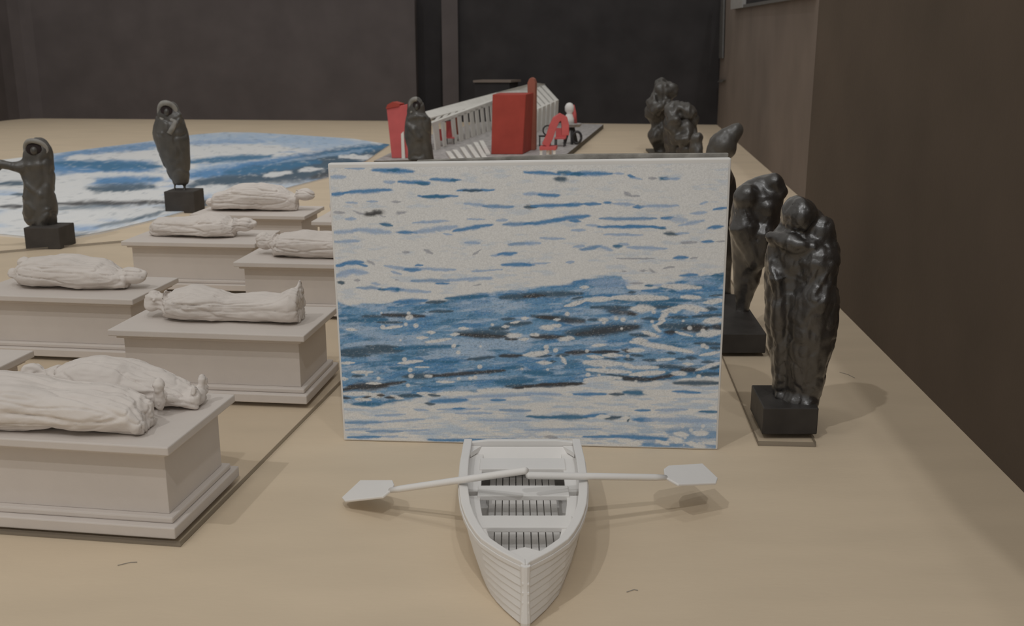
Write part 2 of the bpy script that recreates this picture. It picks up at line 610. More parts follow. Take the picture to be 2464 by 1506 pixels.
B_ = [(0,180,350,200,18,'b'),(350,185,480,190,20,'t'),(450,195,880,195,24,'b'),(480,200,600,200,18,'t'),(350,250,388,250,24,'d'),(920,195,1000,200,12,'l'),
(1060,215,1120,225,18,'b'),(1110,235,1210,245,10,'l'),(1290,243,1330,243,15,'g'),(1405,245,1440,245,16,'t'),(1430,245,1580,245,12,'l'),(0,390,160,390,18,'l'),
(140,400,340,408,18,'b'),(1030,385,1080,410,16,'g'),(1080,415,1170,412,9,'g'),(0,520,100,525,20,'d'),(80,510,480,505,20,'b'),(420,500,580,495,20,'b'),
(600,490,770,490,18,'b'),(840,475,870,480,14,'b'),(920,490,1120,500,16,'l'),(1140,520,1210,520,18,'b'),(1200,515,1560,505,16,'l'),(1800,490,1860,470,12,'l'),
(1940,545,2060,530,14,'b'),(1700,585,1850,570,14,'l'),(0,690,400,650,20,'b'),(300,650,640,612,24,'b'),(480,660,560,660,18,'b'),(780,635,1330,635,18,'b',.8),
(1410,635,1500,625,18,'b'),(1500,640,1640,650,30,'l',.6),(1590,700,1830,655,18,'l'),(640,700,760,705,12,'l'),(750,715,1420,720,16,'b'),(950,712,1330,718,14,'b'),
(1370,730,1430,735,12,'t'),(490,750,620,745,14,'l'),(820,795,1200,795,12,'l'),(1430,785,1550,785,20,'d'),(1540,780,1670,778,12,'l'),(1870,730,2010,710,18,'b'),
(1820,865,1920,865,14,'b'),(1960,860,2045,858,10,'g'),(160,830,400,835,14,'l'),(0,885,150,880,16,'l'),(520,920,600,910,16,'l'),(590,945,760,915,20,'b',.8),
(760,910,890,955,18,'l'),(915,910,980,910,20,'t'),(980,890,1060,895,14,'l'),(1060,920,1460,935,18,'l'),(1590,875,1750,875,14,'g'),(950,1035,1320,1035,7,'g'),
(1540,1030,1650,1025,22,'b'),(1700,1035,1760,1025,9,'g'),(430,1070,500,1068,14,'l'),(0,1100,80,1100,20,'b'),(80,1085,260,1080,10,'l'),(1180,1160,1240,1155,8,'g'),
(1285,1150,1310,1165,14,'g'),(1430,1130,1510,1120,12,'g'),(990,1165,1040,1165,8,'g')]
C_ = [(300,480,1854,450,36,'v',.6),(800,480,1854,500,30,'v'),(100,330,600,440,40,'v',.7),(1000,560,1500,580,36,'v',.8),(1000,830,1600,800,18,'v'),(200,130,500,150,20,'v',.6),(1150,120,1800,140,46,'v',.5),
(480,215,860,225,20,'k'),(300,230,480,235,22,'d'),(100,270,500,260,24,'t'),(430,285,660,285,14,'d'),(920,185,1130,180,14,'d'),(1070,60,1450,40,18,'t'),(1600,50,1854,40,28,'d'),
(900,100,1050,90,16,'d'),(600,95,880,80,22,'b'),(1200,390,1640,390,40,'d'),(1230,400,1640,420,22,'k'),(1500,340,1640,340,25,'d'),(1640,300,1854,290,25,'d'),(1600,250,1700,250,16,'d'),
(1640,440,1740,440,14,'k'),(70,590,330,600,22,'d'),(100,560,640,540,40,'d'),(330,510,620,520,18,'d'),(600,530,1180,505,20,'t'),(1290,635,1520,610,18,'d'),(1580,600,1800,598,18,'k'),
(1030,660,1180,660,14,'t'),(560,720,700,720,18,'t'),(690,800,960,790,30,'d'),(930,795,1620,740,20,'k'),(1600,720,1780,705,18,'t'),(90,930,240,900,22,'k'),(180,900,480,890,42,'k'),
(400,890,680,850,18,'k'),(200,795,280,795,14,'d'),(1560,850,1854,840,40,'t'),(1640,890,1854,895,22,'d'),(1700,910,1854,905,12,'k'),
(140,350,220,355,16,'w'),(490,340,650,320,14,'w'),(810,430,890,430,16,'w'),(910,380,960,380,16,'w'),(1125,400,1190,395,16,'w'),(890,470,1110,440,16,'w'),(1200,340,1270,340,16,'w'),
(1785,245,1830,243,16,'w'),(1690,285,1760,275,12,'w'),(1610,325,1650,322,14,'w'),(1690,405,1740,405,22,'w'),(1770,445,1830,440,16,'w'),(80,670,190,670,14,'w'),(640,670,840,650,18,'w'),
(790,710,900,710,10,'w'),(190,760,370,755,16,'w'),(340,620,440,640,18,'l'),(330,865,450,868,14,'w'),(890,795,920,795,13,'w'),(80,820,130,825,18,'w'),
(80,970,350,960,22,'w'),(370,980,430,980,26,'w'),(560,990,650,1010,18,'w'),(810,960,1000,985,20,'w'),(1000,965,1300,960,26,'w'),(1390,935,1700,930,26,'w'),(1700,940,1854,930,14,'w'),
(990,850,1140,850,12,'w'),(230,1020,350,1025,18,'w'),(90,1005,160,1010,16,'k'),(290,1000,350,995,12,'k'),(430,980,480,980,14,'k'),(500,1000,570,1005,14,'k'),(640,985,790,985,20,'d'),
(790,990,840,990,12,'d'),(920,975,1000,985,14,'d'),(200,1065,420,1065,20,'t'),(890,1060,950,1065,16,'d'),(950,1040,1250,1025,26,'b'),(1200,1000,1854,975,16,'l'),(1500,1025,1620,1025,14,'b'),
(410,1180,680,1165,10,'l'),(780,1120,900,1130,12,'l'),(1000,1120,1380,1110,14,'l'),(1140,1112,1240,1110,10,'b'),(1170,1158,1490,1155,12,'l'),(1580,1125,1854,1128,16,'b',.7),
(100,1250,460,1245,16,'b',.75),(460,1240,860,1215,12,'l'),(1390,1222,1854,1225,13,'l'),(110,1320,340,1310,14,'l'),(330,1335,660,1335,14,'b',.7),(640,1330,910,1322,10,'l'),
(150,1395,450,1388,14,'b'),(450,1390,610,1382,9,'l'),(920,1420,1760,1425,18,'b'),(1600,1415,1720,1412,12,'b')]
D_ = [(0,190,440,180,24,'d'),(0,205,150,195,14,'k'),(380,225,450,210,12,'d'),(400,90,540,80,18,'b'),(550,95,790,95,42,'l'),(560,200,740,190,16,'b'),(530,290,850,290,16,'d'),
(680,320,840,330,28,'k',.8),(840,345,870,345,14,'k'),(60,360,460,390,20,'d'),(100,370,260,375,14,'k'),(280,400,460,405,20,'k',.8),(510,390,600,390,14,'d'),(60,530,300,530,22,'k'),
(360,500,880,450,45,'d'),(420,510,880,450,30,'k',.8),(850,510,990,520,16,'d'),(940,380,1060,385,14,'d'),(900,260,1240,270,20,'t'),(1000,290,1160,285,14,'d'),(1150,370,1290,370,14,'d'),
(1090,440,1440,450,34,'d'),(1290,460,1430,460,34,'k'),(1130,490,1200,490,20,'k'),(1340,365,1570,350,14,'d'),(1525,450,1560,450,25,'k'),(1440,300,1510,300,18,'d'),(1480,195,1575,190,10,'d'),
(1130,225,1310,235,16,'t'),(700,230,1200,235,16,'t'),(965,115,1025,115,11,'t'),(1030,115,1090,113,9,'l'),(940,155,1100,160,14,'b'),(1150,160,1200,160,12,'t'),(1200,170,1390,185,12,'b'),
(1250,35,1360,30,16,'b'),(1490,35,1580,30,14,'t'),(1360,90,1500,95,14,'l'),(835,170,880,168,12,'d'),(840,95,940,98,7,'g'),(340,660,510,655,20,'k'),(540,655,740,650,16,'k'),
(250,685,340,680,14,'d'),(90,690,200,685,12,'d'),(205,735,240,735,12,'d'),(795,640,840,645,18,'k'),(850,680,930,685,12,'d'),(640,710,740,710,8,'d'),(800,710,860,715,14,'d'),
(950,720,1050,720,14,'d'),(1140,660,1190,665,12,'d'),(1210,710,1260,710,12,'d'),(1290,700,1350,705,16,'d'),(1420,735,1490,735,14,'d'),(1360,580,1560,590,16,'d'),(1480,620,1550,620,14,'d'),
(1060,770,1250,780,20,'d'),(1250,800,1370,800,22,'k'),(1000,880,1200,840,18,'k'),(760,860,850,870,14,'k'),(800,880,1020,880,20,'k'),(650,840,780,850,8,'d'),(1380,840,1550,830,16,'d'),
(1480,790,1550,770,14,'d'),(520,765,700,770,10,'b'),(420,790,500,790,10,'b'),(0,940,470,915,18,'k'),(100,925,460,915,12,'k'),(0,820,200,830,24,'t'),(0,1000,300,1005,12,'l'),
(380,1005,640,1005,14,'b'),(680,1005,780,1005,14,'d'),(800,990,960,995,25,'t'),(1200,910,1540,910,22,'d'),(1180,980,1380,990,14,'b'),(890,1140,990,1140,11,'b'),(1050,1140,1280,1130,14,'l'),
(1390,1150,1540,1155,12,'t'),(20,1195,240,1205,14,'t'),(240,1200,480,1200,24,'t'),(480,1190,640,1175,14,'b'),(650,1210,750,1200,18,'d'),(820,1230,830,1200,10,'d'),(880,1220,980,1225,22,'b'),
(980,1220,1520,1230,25,'l'),(0,1310,600,1300,12,'l'),(470,1365,700,1370,12,'b'),(700,1360,1200,1390,20,'b'),(1180,1330,1530,1350,60,'b',.6),(900,1430,1520,1450,20,'b',.7),(165,1370,240,1375,16,'g'),
(450,130,500,128,14,'w'),(330,280,470,240,18,'w'),(500,230,690,220,22,'w'),(720,210,1120,215,26,'w'),(1110,120,1380,130,22,'w'),(880,300,1000,300,34,'w'),(1250,205,1380,210,18,'w'),
(1080,380,1130,340,20,'w'),(1120,320,1260,290,24,'w'),(1250,280,1430,310,26,'w'),(1050,430,1110,400,14,'w'),(950,490,1050,520,18,'w'),(1040,450,1060,470,14,'w'),(1210,490,1320,520,12,'w'),
(1390,510,1560,490,30,'w'),(1440,400,1560,390,26,'w'),(1440,250,1570,230,20,'w'),(160,455,190,455,20,'w'),(240,440,262,440,15,'w'),(300,550,330,548,18,'w'),(350,530,390,545,14,'w'),
(60,513,90,513,13,'w'),(240,390,275,390,13,'w'),(615,390,642,390,15,'w'),(850,570,1320,650,22,'w'),(880,550,960,560,20,'w'),(840,640,930,640,20,'w'),(0,680,160,660,22,'w'),(110,740,190,745,18,'w'),
(290,700,320,740,18,'w'),(490,740,740,750,30,'w'),(640,680,760,680,18,'w'),(510,690,620,700,14,'w'),(540,600,640,595,12,'w'),(500,800,830,820,18,'w'),(770,750,860,780,20,'w'),(880,780,1050,780,18,'w'),
(850,840,1100,820,20,'w'),(1060,720,1180,710,14,'w'),(1270,750,1330,750,14,'w'),(1205,830,1250,830,19,'w'),(1370,800,1550,740,16,'w'),(1400,680,1550,650,14,'w'),(500,880,750,870,20,'w'),
(690,910,870,910,14,'w'),(470,910,500,905,10,'w'),(0,962,450,970,14,'w'),(990,920,1080,920,25,'w'),(970,990,1180,1000,28,'w'),(300,1000,370,1010,14,'w'),(775,1210,820,1205,18,'w'),
(585,1195,650,1195,20,'w'),(1200,1340,1280,1350,22,'w'),(1180,1390,1220,1395,20,'w'),(1375,1335,1410,1335,22,'w'),(1295,1420,1350,1430,22,'w'),(1375,1450,1410,1450,18,'w'),(775,1400,810,1400,18,'w'),
(845,1430,890,1430,20,'w'),(1050,1400,1130,1430,16,'w'),(1470,1120,1540,1115,16,'w'),(1110,1280,1170,1275,14,'w')]
E_ = [(350,205,980,130,26,'b',.8),(340,270,900,270,60,'b'),(1200,70,2300,120,34,'v'),(1210,112,1650,108,14,'l'),(1700,90,2200,110,16,'v'),(1200,150,1800,150,22,'w'),(450,212,1200,180,22,'w'),
(360,245,1000,262,20,'t'),(600,270,740,275,14,'t'),(500,320,960,318,18,'w'),(560,362,1000,345,22,'b'),(1200,232,1700,200,16,'t'),(1200,290,1500,250,18,'v'),(1200,320,1750,270,30,'b'),
(1500,265,2350,150,20,'b'),(560,405,960,390,22,'d'),(620,428,800,415,14,'d'),(360,350,560,352,34,'w'),(380,405,560,425,20,'w'),(1220,385,1800,310,30,'d'),(1700,290,2450,160,40,'d'),
(1700,335,2060,300,36,'k',.8),(1900,240,2450,175,34,'d'),(1850,300,2120,290,34,'d'),(2000,330,2200,300,26,'k',.7),(1400,345,1900,330,26,'d',.8),(2150,215,2460,200,18,'d'),(2050,190,2450,130,18,'t'),(1450,300,2000,235,22,'t'),(1750,240,2350,150,8,'v',.5),(1250,362,1500,350,20,'d'),(1670,322,1830,300,12,'w'),(1900,290,2010,280,12,'w'),(0,470,1050,468,28,'w'),(1200,425,1400,390,22,'w'),
(560,445,1040,432,14,'w'),(790,425,1000,420,10,'w'),(0,515,140,515,10,'k'),(350,500,1050,488,13,'k'),(380,530,800,520,16,'d',.7),(1220,490,1340,490,18,'k'),(360,575,1050,545,30,'w'),(0,590,150,580,44,'w'),
(600,645,900,590,10,'d',.7),(440,665,620,650,10,'l'),(400,715,700,700,20,'d',.8),(560,690,900,635,10,'w'),(840,600,1040,545,9,'d',.8),(0,290,140,290,34,'w'),(0,372,150,370,14,'d'),(80,440,150,440,8,'d'),
(0,255,140,245,10,'l'),(0,330,140,330,20,'w'),(2150,200,2460,215,14,'w'),(2200,240,2460,232,8,'d'),(1240,560,1400,470,20,'d',.7)]


def sea_panel_ink(X, Y):
    nb = fbm(X / 60, Y / 14, 21)
    n2 = fbm(X / 22, Y / 5, 33)
    col = np.ones(X.shape + (3,)) * INK['w']
    col = lay(col, sstep(0.52, 0.72, nb * 0.6 + n2 * 0.4) * 0.35, INK['v'])
    # blue middle
    up = np.interp(X, [790, 845, 920, 980, 1020, 1080, 1140, 1200, 1270, 1330, 1380, 1430, 1500, 1515, 1560, 1620, 1660, 1760],
                   [705, 722, 720, 708, 714, 706, 697, 691, 682, 674, 668, 655, 650, 680, 690, 668, 655, 640])
    lo = np.interp(X, [790, 830, 900, 1030, 1060, 1200, 1270, 1400, 1420, 1500, 1545, 1600, 1680, 1760],
                   [965, 965, 975, 945, 938, 930, 925, 914, 905, 902, 910, 905, 900, 895])
    wob = (fbm(X / 25, Y / 8, 41) - 0.5) * 14
    mid = sstep(-4, 5, Y + wob - up) * (1 - sstep(-4, 5, Y + wob - lo))
    c = np.ones_like(col) * INK['m']
    c = lay(c, sstep(0.5, 0.66, fbm(X / 70 + Y / 90, Y / 11 + X / 160, 52)) * 0.8, INK['b'])
    c = lay(c, sstep(0.46, 0.68, fbm(X / 45, Y / 9 + X / 120, 66)) * 0.85, INK['v'])
    c = lay(c, sstep(0.60, 0.74, fbm(X / 60, Y / 9 + X / 140, 77)) * 0.7, INK['t'])
    col = lay(col, mid, c)
    # lower foam
    bot = sstep(0, 10, Y - lo)
    cc = lay(col, sstep(0.45, 0.68, fbm(X / 50, Y / 7, 88)) * 0.6, INK['v'])
    cc = lay(cc, sstep(0.58, 0.72, fbm(X / 40, Y / 5, 93)) * 0.55 * sstep(1000, 1060, Y), INK['l'])
    col = lay(col, bot, cc)
    right = sstep(1450, 1560, X) * sstep(1000, 1050, Y) * 0.5
    col = lay(col, right * sstep(0.4, 0.6, fbm(X / 30, Y / 7, 101)), INK['m'])
    col = strokes(col, X, Y, conv('A', A_) + conv('B', B_), 0.5, 3, 0.42)
    col = strokes(col, X, Y, conv('C', C_) + conv('D', D_), 0.34, 11, 0.42)
    # round sparkles of light scattered over the water
    for _ in range(150):
        x, y = rng.uniform(880, 1735), rng.uniform(735, 925)
        if float(fbm(np.array([x / 70.0]), np.array([y / 22.0]), 211)[0]) < 0.53:
            continue
        r = rng.uniform(2.6, 6.0)
        d_ = np.hypot((X - x) / 1.15, Y - y)
        col = lay(col, (1 - sstep(r - 1.6, r + 1.2, d_)) * 0.9, INK['w'])
    for _ in range(22):
        x, y = rng.uniform(1560, 1735), rng.uniform(1010, 1075)
        r = rng.uniform(2.0, 5.5)
        col = lay(col, (1 - sstep(r - 1.6, r + 1.2, np.hypot(X - x, Y - y))) * 0.8, INK['w'])
    # fine sparkle and print grain inside the water
    fine = fbm(X / 4.0, Y / 2.0, 120, 3)
    col = lay(col, mid * sstep(0.62, 0.8, fine) * 0.22, INK['w'])
    col = lay(col, mid * (1 - sstep(0.28, 0.42, fine)) * 0.3, INK['d'])
    # white paper margin
    return col


def sea_mat_ink(X, Y):
    n1 = fbm(X / 130, Y / 16, 131)
    col = np.ones(X.shape + (3,)) * INK['w']
    col = lay(col, sstep(0.45, 0.65, n1) * 0.5, INK['v'])
    col = lay(col, sstep(0.62, 0.75, fbm(X / 70, Y / 9, 137)) * 0.6, INK['l'])
    col = strokes(col, X, Y, [(a, b_, c, d_, w_ * 1.25, e_, o_) for (a, b_, c, d_, w_, e_, o_) in conv('E', E_)], 0.9, 23, 0.45)
    fine = fbm(X / 12, Y / 3, 150, 3)
    col = lay(col, sstep(0.62, 0.8, fine) * 0.3, INK['w'])
    col = lay(col, (1 - sstep(0.22, 0.36, fine)) * 0.3, INK['d'])
    return col


def inked_grid(name, P, col, origin, m, smooth=False):
    """P: (rows, cols, 3) lens units"""
    R, Cn = P.shape[:2]
    idx = np.arange(R * Cn).reshape(R, Cn)
    f = np.stack([idx[:-1, :-1], idx[:-1, 1:], idx[1:, 1:], idx[1:, :-1]], -1).reshape(-1, 4)
    me = bpy.data.meshes.new(name)
    v = (P.reshape(-1, 3) - np.array(origin)) * S
    me.vertices.add(len(v))
    me.vertices.foreach_set('co', v.ravel())
    me.loops.add(f.size)
    me.loops.foreach_set('vertex_index', f.ravel().astype(np.int32))
    me.polygons.add(len(f))
    me.polygons.foreach_set('loop_start', np.arange(0, f.size, 4, dtype=np.int32))
    me.update(calc_edges=True)
    a = me.color_attributes.new('ink', 'FLOAT_COLOR', 'POINT')
    rgba = np.concatenate([np.clip(col.reshape(-1, 3), 0, 1), np.ones((R * Cn, 1))], 1)
    a.data.foreach_set('color', rgba.astype(np.float32).ravel())
    me.materials.append(m)
    return me


# ---- upright seascape panel
BL, BR = gz(827, 1060), gz(1727, 1083)
TL, TR = gy(788, 393, BL[1]), gy(1760, 380, BR[1])
org = (BL + BR) / 2
panel = thing('seascape_panel', 'upright white board printed with a blue sea, standing behind the rowing boat', 'picture', org)
nrm = Vector((-(BR - BL)[1], (BR - BL)[0], 0)).normalized()      # away from the lens
b = MB()
q = [BL, BR, TR, TL]
b.prism(q, [p + nrm * 0.022 for p in q])
part('board', b, M['paper'], panel, bevel=0.004)
U, V = np.meshgrid(np.linspace(0, 1, 560), np.linspace(0, 1, 400))
def bil(c, U, V):
    c = [np.array(p, float) for p in c]
    return (c[0] * ((1 - U) * (1 - V))[..., None] + c[1] * (U * (1 - V))[..., None] + c[2] * (U * V)[..., None] + c[3] * ((1 - U) * V)[..., None])
pxs = bil([(827, 1060), (1727, 1083), (1760, 380), (788, 393)], U, V)
e = 0.006
Ue, Ve = e + U * (1 - 2 * e), 0.006 + V * (1 - 0.022)
pxs = bil([(827, 1060), (1727, 1083), (1760, 380), (788, 393)], Ue, Ve)
P3 = bil([BL, BR, TR, TL], Ue, Ve) - np.array(nrm) * 0.0012
o = part('print', inked_grid('print', P3, sea_panel_ink(pxs[..., 0], pxs[..., 1]), org, M['print']), None, panel, label='blue and white sea print')
b = MB()
q2 = [gy(1000, 1040, BL[1]) , gy(1700, 1040, BR[1]), gy(1757, 371, BR[1]), gy(1380, 376, BR[1]), gy(1000, 387, BL[1])]
q2 = [Vector((p[0], BL[1] + (BR[1] - BL[1]) * (p[0] - BL[0]) / (BR[0] - BL[0]), max(p[2], 0.0))) + nrm * 0.024 for p in q2]
b.prism(q2, [p + nrm * 0.016 for p in q2])
part('backing_board', b, M['core'], panel, bevel=0.002, label='torn grey backing card')

# ---- sea print lying flat behind the tombs
ctrl = [(150, 580), (250, 562), (350, 538), (480, 503), (640, 468), (795, 428), (880, 390), (938, 350), (850, 336), (700, 326), (610, 321), (540, 320), (470, 326), (340, 345), (130, 372), (0, 388),
        (-150, 408), (-320, 450), (-300, 530), (-150, 552), (0, 568), (75, 575)]
outline = [gz(*p) for p in ctrl]
morg = gz(400, 440)
matt = thing('sea_mat', 'large sea print lying flat on the plywood behind the tombs', 'mat', morg)
R, Cn = 150, 260
cen = np.array(morg)
# polar-free grid: walk between the near and the far edge
near = [gz(*p) for p in [(-320, 450), (-300, 530), (-150, 552), (0, 568), (75, 575), (150, 580), (250, 562), (350, 538), (480, 503), (640, 468), (795, 428), (880, 390), (938, 350)]]
far = [gz(*p) for p in [(-320, 450), (-150, 408), (0, 388), (130, 372), (340, 345), (470, 326), (540, 320), (610, 321), (700, 326), (850, 336), (938, 350)]]
def resample(pts, n):
    p = np.array([list(q) for q in pts])
    dd = np.r_[0, np.cumsum(np.linalg.norm(np.diff(p, axis=0), axis=1))]
    t = np.linspace(0, dd[-1], n)
    return np.stack([np.interp(t, dd, p[:, i]) for i in range(3)], 1)
na, fa_ = resample(near, Cn), resample(far, Cn)
t = np.linspace(0, 1, R)[:, None, None]
G = na[None] * (1 - t) + fa_[None] * t
G[..., 2] = 0.012
lx, ly, lz = G[..., 0], G[..., 1], G[..., 2] - 1
dep = ly * CT - lz * ST
PXm, PYm = 1232 + F * lx / dep, 753 - F * (ly * ST + lz * CT) / dep
part('print', inked_grid('print', G, sea_mat_ink(PXm, PYm), morg, M['print']), None, matt, label='blue, white and black wave print')
b = MB()
b.slab([p for p in outline], 0.0, 0.0105)
part('sheet', b, M['paper'], matt)

# ================================================================== ACRYLIC BASE PLATES
TP = 0.014
def plate(name, label, pts):
    b = MB()
    b.slab(pts, 0.0012, TP, 0, 1)
    c = sum((Vector((p[0], p[1], 0)) for p in pts), Vector()) / len(pts)
    me = b.mesh(name, c, [M['acrylic'], M['acrylic_edge']])
    o = link(name, me, None, c * S)
    return tag(o, label, 'base plate')
pl_f, pl_b = Vector((-0.690, 1.935, 0)), Vector((-0.534, 2.988, 0))
dr = (pl_b - pl_f).normalized()
pl_e = pl_f + dr * 3.30
plate('base_plate', 'thin clear plate under the white tombs', [pl_f[:2], pl_e[:2], gz(300, 584)[:2], gz(-80, 617)[:2], (-2.25, 2.16)])
q = [gz(1824, 1073)[:2], gz(1963, 1076)[:2], (0.98, 4.45), (0.80, 4.45)]
plate('base_plate', 'narrow clear strip under the glossy black statuettes on the right', q)

# ================================================================== TOMBS
Lp, Dp, Hp, tp, ip, iyp, bp_, bh = 0.587, 0.339, 0.206, 0.019, 0.029, 0.037, -0.002, 0.026
K = 1 - TP
tomb_proto = None
GT = 'white tombs with shrouded bodies on them'


def ring_box(b, x0, x1, y0, y1, z0, z1):
    b.slab([(x0, y0), (x1, y0), (x1, y1), (x0, y1)], z0, z1)


def tomb(label, pos, yaw):
    global tomb_proto
    ox, oy = pos[0] * K, pos[1] * K
    if tomb_proto is None:
        t = thing('tomb_plinth', label, 'tomb', (ox, oy, TP), GT, yaw)
        # local axes: x runs left from the right front corner, y to the back
        b = MB(); ring_box(b, -Lp, 0, 0, Dp, Hp - tp, Hp)
        part('top_slab', b, M['card'], t, bevel=0.003, local=True)
        b = MB(); ring_box(b, -Lp + 0.016, -0.016, 0.018, Dp - 0.018, Hp - tp - 0.010, Hp - tp)
        part('cornice', b, M['card'], t, bevel=0.002, local=True)
        b = MB(); ring_box(b, -Lp + ip, -ip, iyp, Dp - iyp, bh * 1.55, Hp - tp - 0.010)
        part('chest', b, M['card'], t, bevel=0.0015, local=True)
        b = MB(); ring_box(b, -Lp + 0.014, -0.014, 0.020, Dp - 0.020, bh, bh * 1.55)
        part('upper_moulding', b, M['card'], t, bevel=0.004, local=True)
        b = MB(); ring_box(b, -Lp - bp_, bp_, -bp_, Dp + bp_, 0.0, bh)
        part('base_moulding', b, M['card'], t, bevel=0.003, local=True)
        tomb_proto = t
        return t
    t = tomb_proto.copy()
    COL.objects.link(t)
    t.location = Vector((ox, oy, TP)) * S
    t.rotation_euler = (0, 0, yaw)
    t['_o'] = (ox, oy, TP)
    t['label'] = label
    for ch in list(tomb_proto.children):
        c = ch.copy()
        COL.objects.link(c)
        c.parent = t
    return t


T = [tomb('nearest white tomb plinth at the lower left carrying two shrouded bodies', (-0.710, 1.967), -0.144),
     tomb('white tomb plinth just left of the sea panel, body lying head left', (-0.598, 2.820), -0.114),
     tomb('white tomb plinth at the left edge of the middle row, body lying head right', (-1.250, 3.262), -0.129),
     tomb('white tomb plinth in the row behind, directly below the pedestal of the tall hooded statuette', (-1.093, 4.268), -0.100),
     tomb('white tomb plinth half hidden by the sea panel, only its round headed end in view', (-0.491, 3.822), -0.098),
     tomb('farthest white tomb plinth, just right of the tall hooded statuette', (-1.03, 5.02), -0.11),
     tomb('white tomb plinth whose left corner alone peeps out beside the sea panel', (-0.375, 4.80), -0.10),
     tomb('empty white tomb corner cut off by the left edge of the photo', (-1.352, 2.335), -0.13)]


def lying(name, label, T_, secs, head, knobs=(), seed=0, m=None, fold=0.0048):
    """secs: (x, yc, half width, height) in the tomb's own axes; head: (x, y, z, rx, ry, rz)"""
    yaw = T_.rotation_euler[2]
    o0 = Vector(T_['_o'])
    R = Matrix.Rotation(yaw, 3, 'Z')
    zt = Hp + 0.001
    b = MB()
    n = 30
    rr = []
    for (x, yc, hw, h) in secs:
        ring = []
        for k in range(n):
            a = 2 * math.pi * k / n
            cy, cz = math.cos(a), math.sin(a)
            yy = yc + hw * math.copysign(abs(cy) ** 0.8, cy)
            z = h * 0.5 + h * 0.5 * math.copysign(abs(cz) ** 0.75, cz)
            ring.append((x, yy, z))
        rr.append(ring)
    b.rings(rr)
    if head:
        x, y, z, rx, ry, rz = head
        b.ball((x, y, z), (rx, ry, rz))
        xe, ye = (secs[0][0], secs[0][1]) if abs(x - secs[0][0]) < abs(x - secs[-1][0]) else (secs[-1][0], secs[-1][1])
        b.tube([(x, y, z), ((x + xe) / 2, (y + ye) / 2, z * 0.95), (xe + (xe - x) * 0.25, ye, z)], [ry * 0.75, ry * 0.7, ry * 1.1], 12)
    for (x, y, z, r) in knobs:
        b.ball((x, y, z), r)
    c = Vector((sum(s[0] for s in secs) / len(secs), sum(s[1] for s in secs) / len(secs), zt))
    bb = MB()
    bb.v = [tuple(Vector(v) + Vector((0, 0, zt)) for v in [v])[0] for v in b.v]
    bb.f, bb.mi = b.f, b.mi
    me = sculpt(name, bb, 0.0034, c, M['plaster'], 3,
                disp=[(fold, 5, 34, 34, seed), (-fold * 1.0, 3.2, 26, 26, seed + 9), (-fold * 0.6, 5, 48, 48, seed + 14), (0.0016, 45, 70, 70, seed + 20), (0.008, 11, 14, 14, seed + 31)], floor=zt)
    o = link(name, me, None, (o0 + R @ c) * S)
    o.rotation_euler = (0, 0, yaw)
    return tag(o, label, 'statue', 'white shrouded bodies lying on the tombs')


# nearest tomb: two bodies
lying('shrouded_body', 'nearer of the two white shrouded bodies on the nearest tomb, with long parallel folds', T[0],
      [(-0.60, .085, .04, .05), (-0.56, .085, .075, .085), (-0.48, .09, .085, .10), (-0.36, .09, .082, .098), (-0.24, .092, .076, .088), (-0.15, .09, .068, .080), (-0.105, .085, .056, .068), (-0.085, .08, .045, .045)],
      None, [(-0.093, .05, .022, .020), (-0.092, .105, .03, (.014, .022, .03))], 1.3)
lying('shrouded_body', 'farther of the two white shrouded bodies on the nearest tomb, head lump to the left', T[0],
      [(-0.395, .25, .03, .05), (-0.36, .25, .06, .085), (-0.30, .25, .072, .10), (-0.22, .25, .070, .098), (-0.14, .25, .062, .072), (-0.08, .245, .048, .048), (-0.05, .24, .03, .032)],
      (-0.455, .262, .048, .034, .03, .034), [(-0.10, .175, .045, (.015, .018, .042)), (-0.045, .225, .03, (.012, .016, .03)), (-0.045, .27, .035, (.010, .013, .032)), (-.06, .25, .02, .025)], 4.1)
# beside the panel: head left, feet upright at the right
lying('shrouded_body', 'white shrouded body beside the sea panel, feet upright at the right end', T[1],
      [(-0.475, .15, .03, .045), (-0.45, .15, .062, .085), (-0.38, .15, .078, .098), (-0.31, .15, .074, .088), (-0.27, .155, .064, .076), (-0.20, .155, .062, .078), (-0.12, .15, .06, .082), (-0.075, .15, .062, .105), (-0.055, .15, .05, .10)],
      (-0.515, .155, .05, .034, .034, .034), [(-0.535, .165, .055, .016), (-0.50, .13, .06, .016), (-0.062, .175, .085, (.014, .03, .04))], 7.7)
lying('shrouded_body', 'white shrouded body on the left middle tomb, pointed head toward the right', T[2],
      [(-0.49, .17, .05, .07), (-0.45, .17, .082, .095), (-0.36, .165, .088, .108), (-0.27, .16, .08, .102), (-0.18, .155, .072, .09), (-0.12, .15, .05, .066), (-0.09, .15, .03, .05)],
      (-0.075, .155, .046, .05, .028, .028), [(-.49, .21, .06, .03), (-.5, .14, .04, .02), (-.04, .158, .048, .016)], 11.2)
lying('shrouded_body', 'white shrouded body right below the tall hooded statuette, small head to the right', T[3],
      [(-0.52, .19, .045, .055), (-0.49, .185, .075, .075), (-0.40, .17, .080, .080), (-0.32, .165, .075, .082), (-0.25, .16, .08, .10), (-0.18, .16, .072, .09), (-0.14, .16, .045, .06)],
      (-0.10, .17, .052, .045, .034, .03), [(-.06, .17, .055, .016)], 15.9)
lying('shrouded_body', 'white shrouded body running behind the edge of the sea panel, round head to the left', T[4],
      [(-0.47, .15, .05, .06), (-0.44, .15, .078, .09), (-0.36, .15, .088, .10), (-0.25, .15, .085, .095), (-0.15, .15, .07, .08), (-0.08, .15, .055, .08)],
      (-0.515, .165, .05, .036, .036, .036), [(-.53, .18, .06, .014)], 19.4)
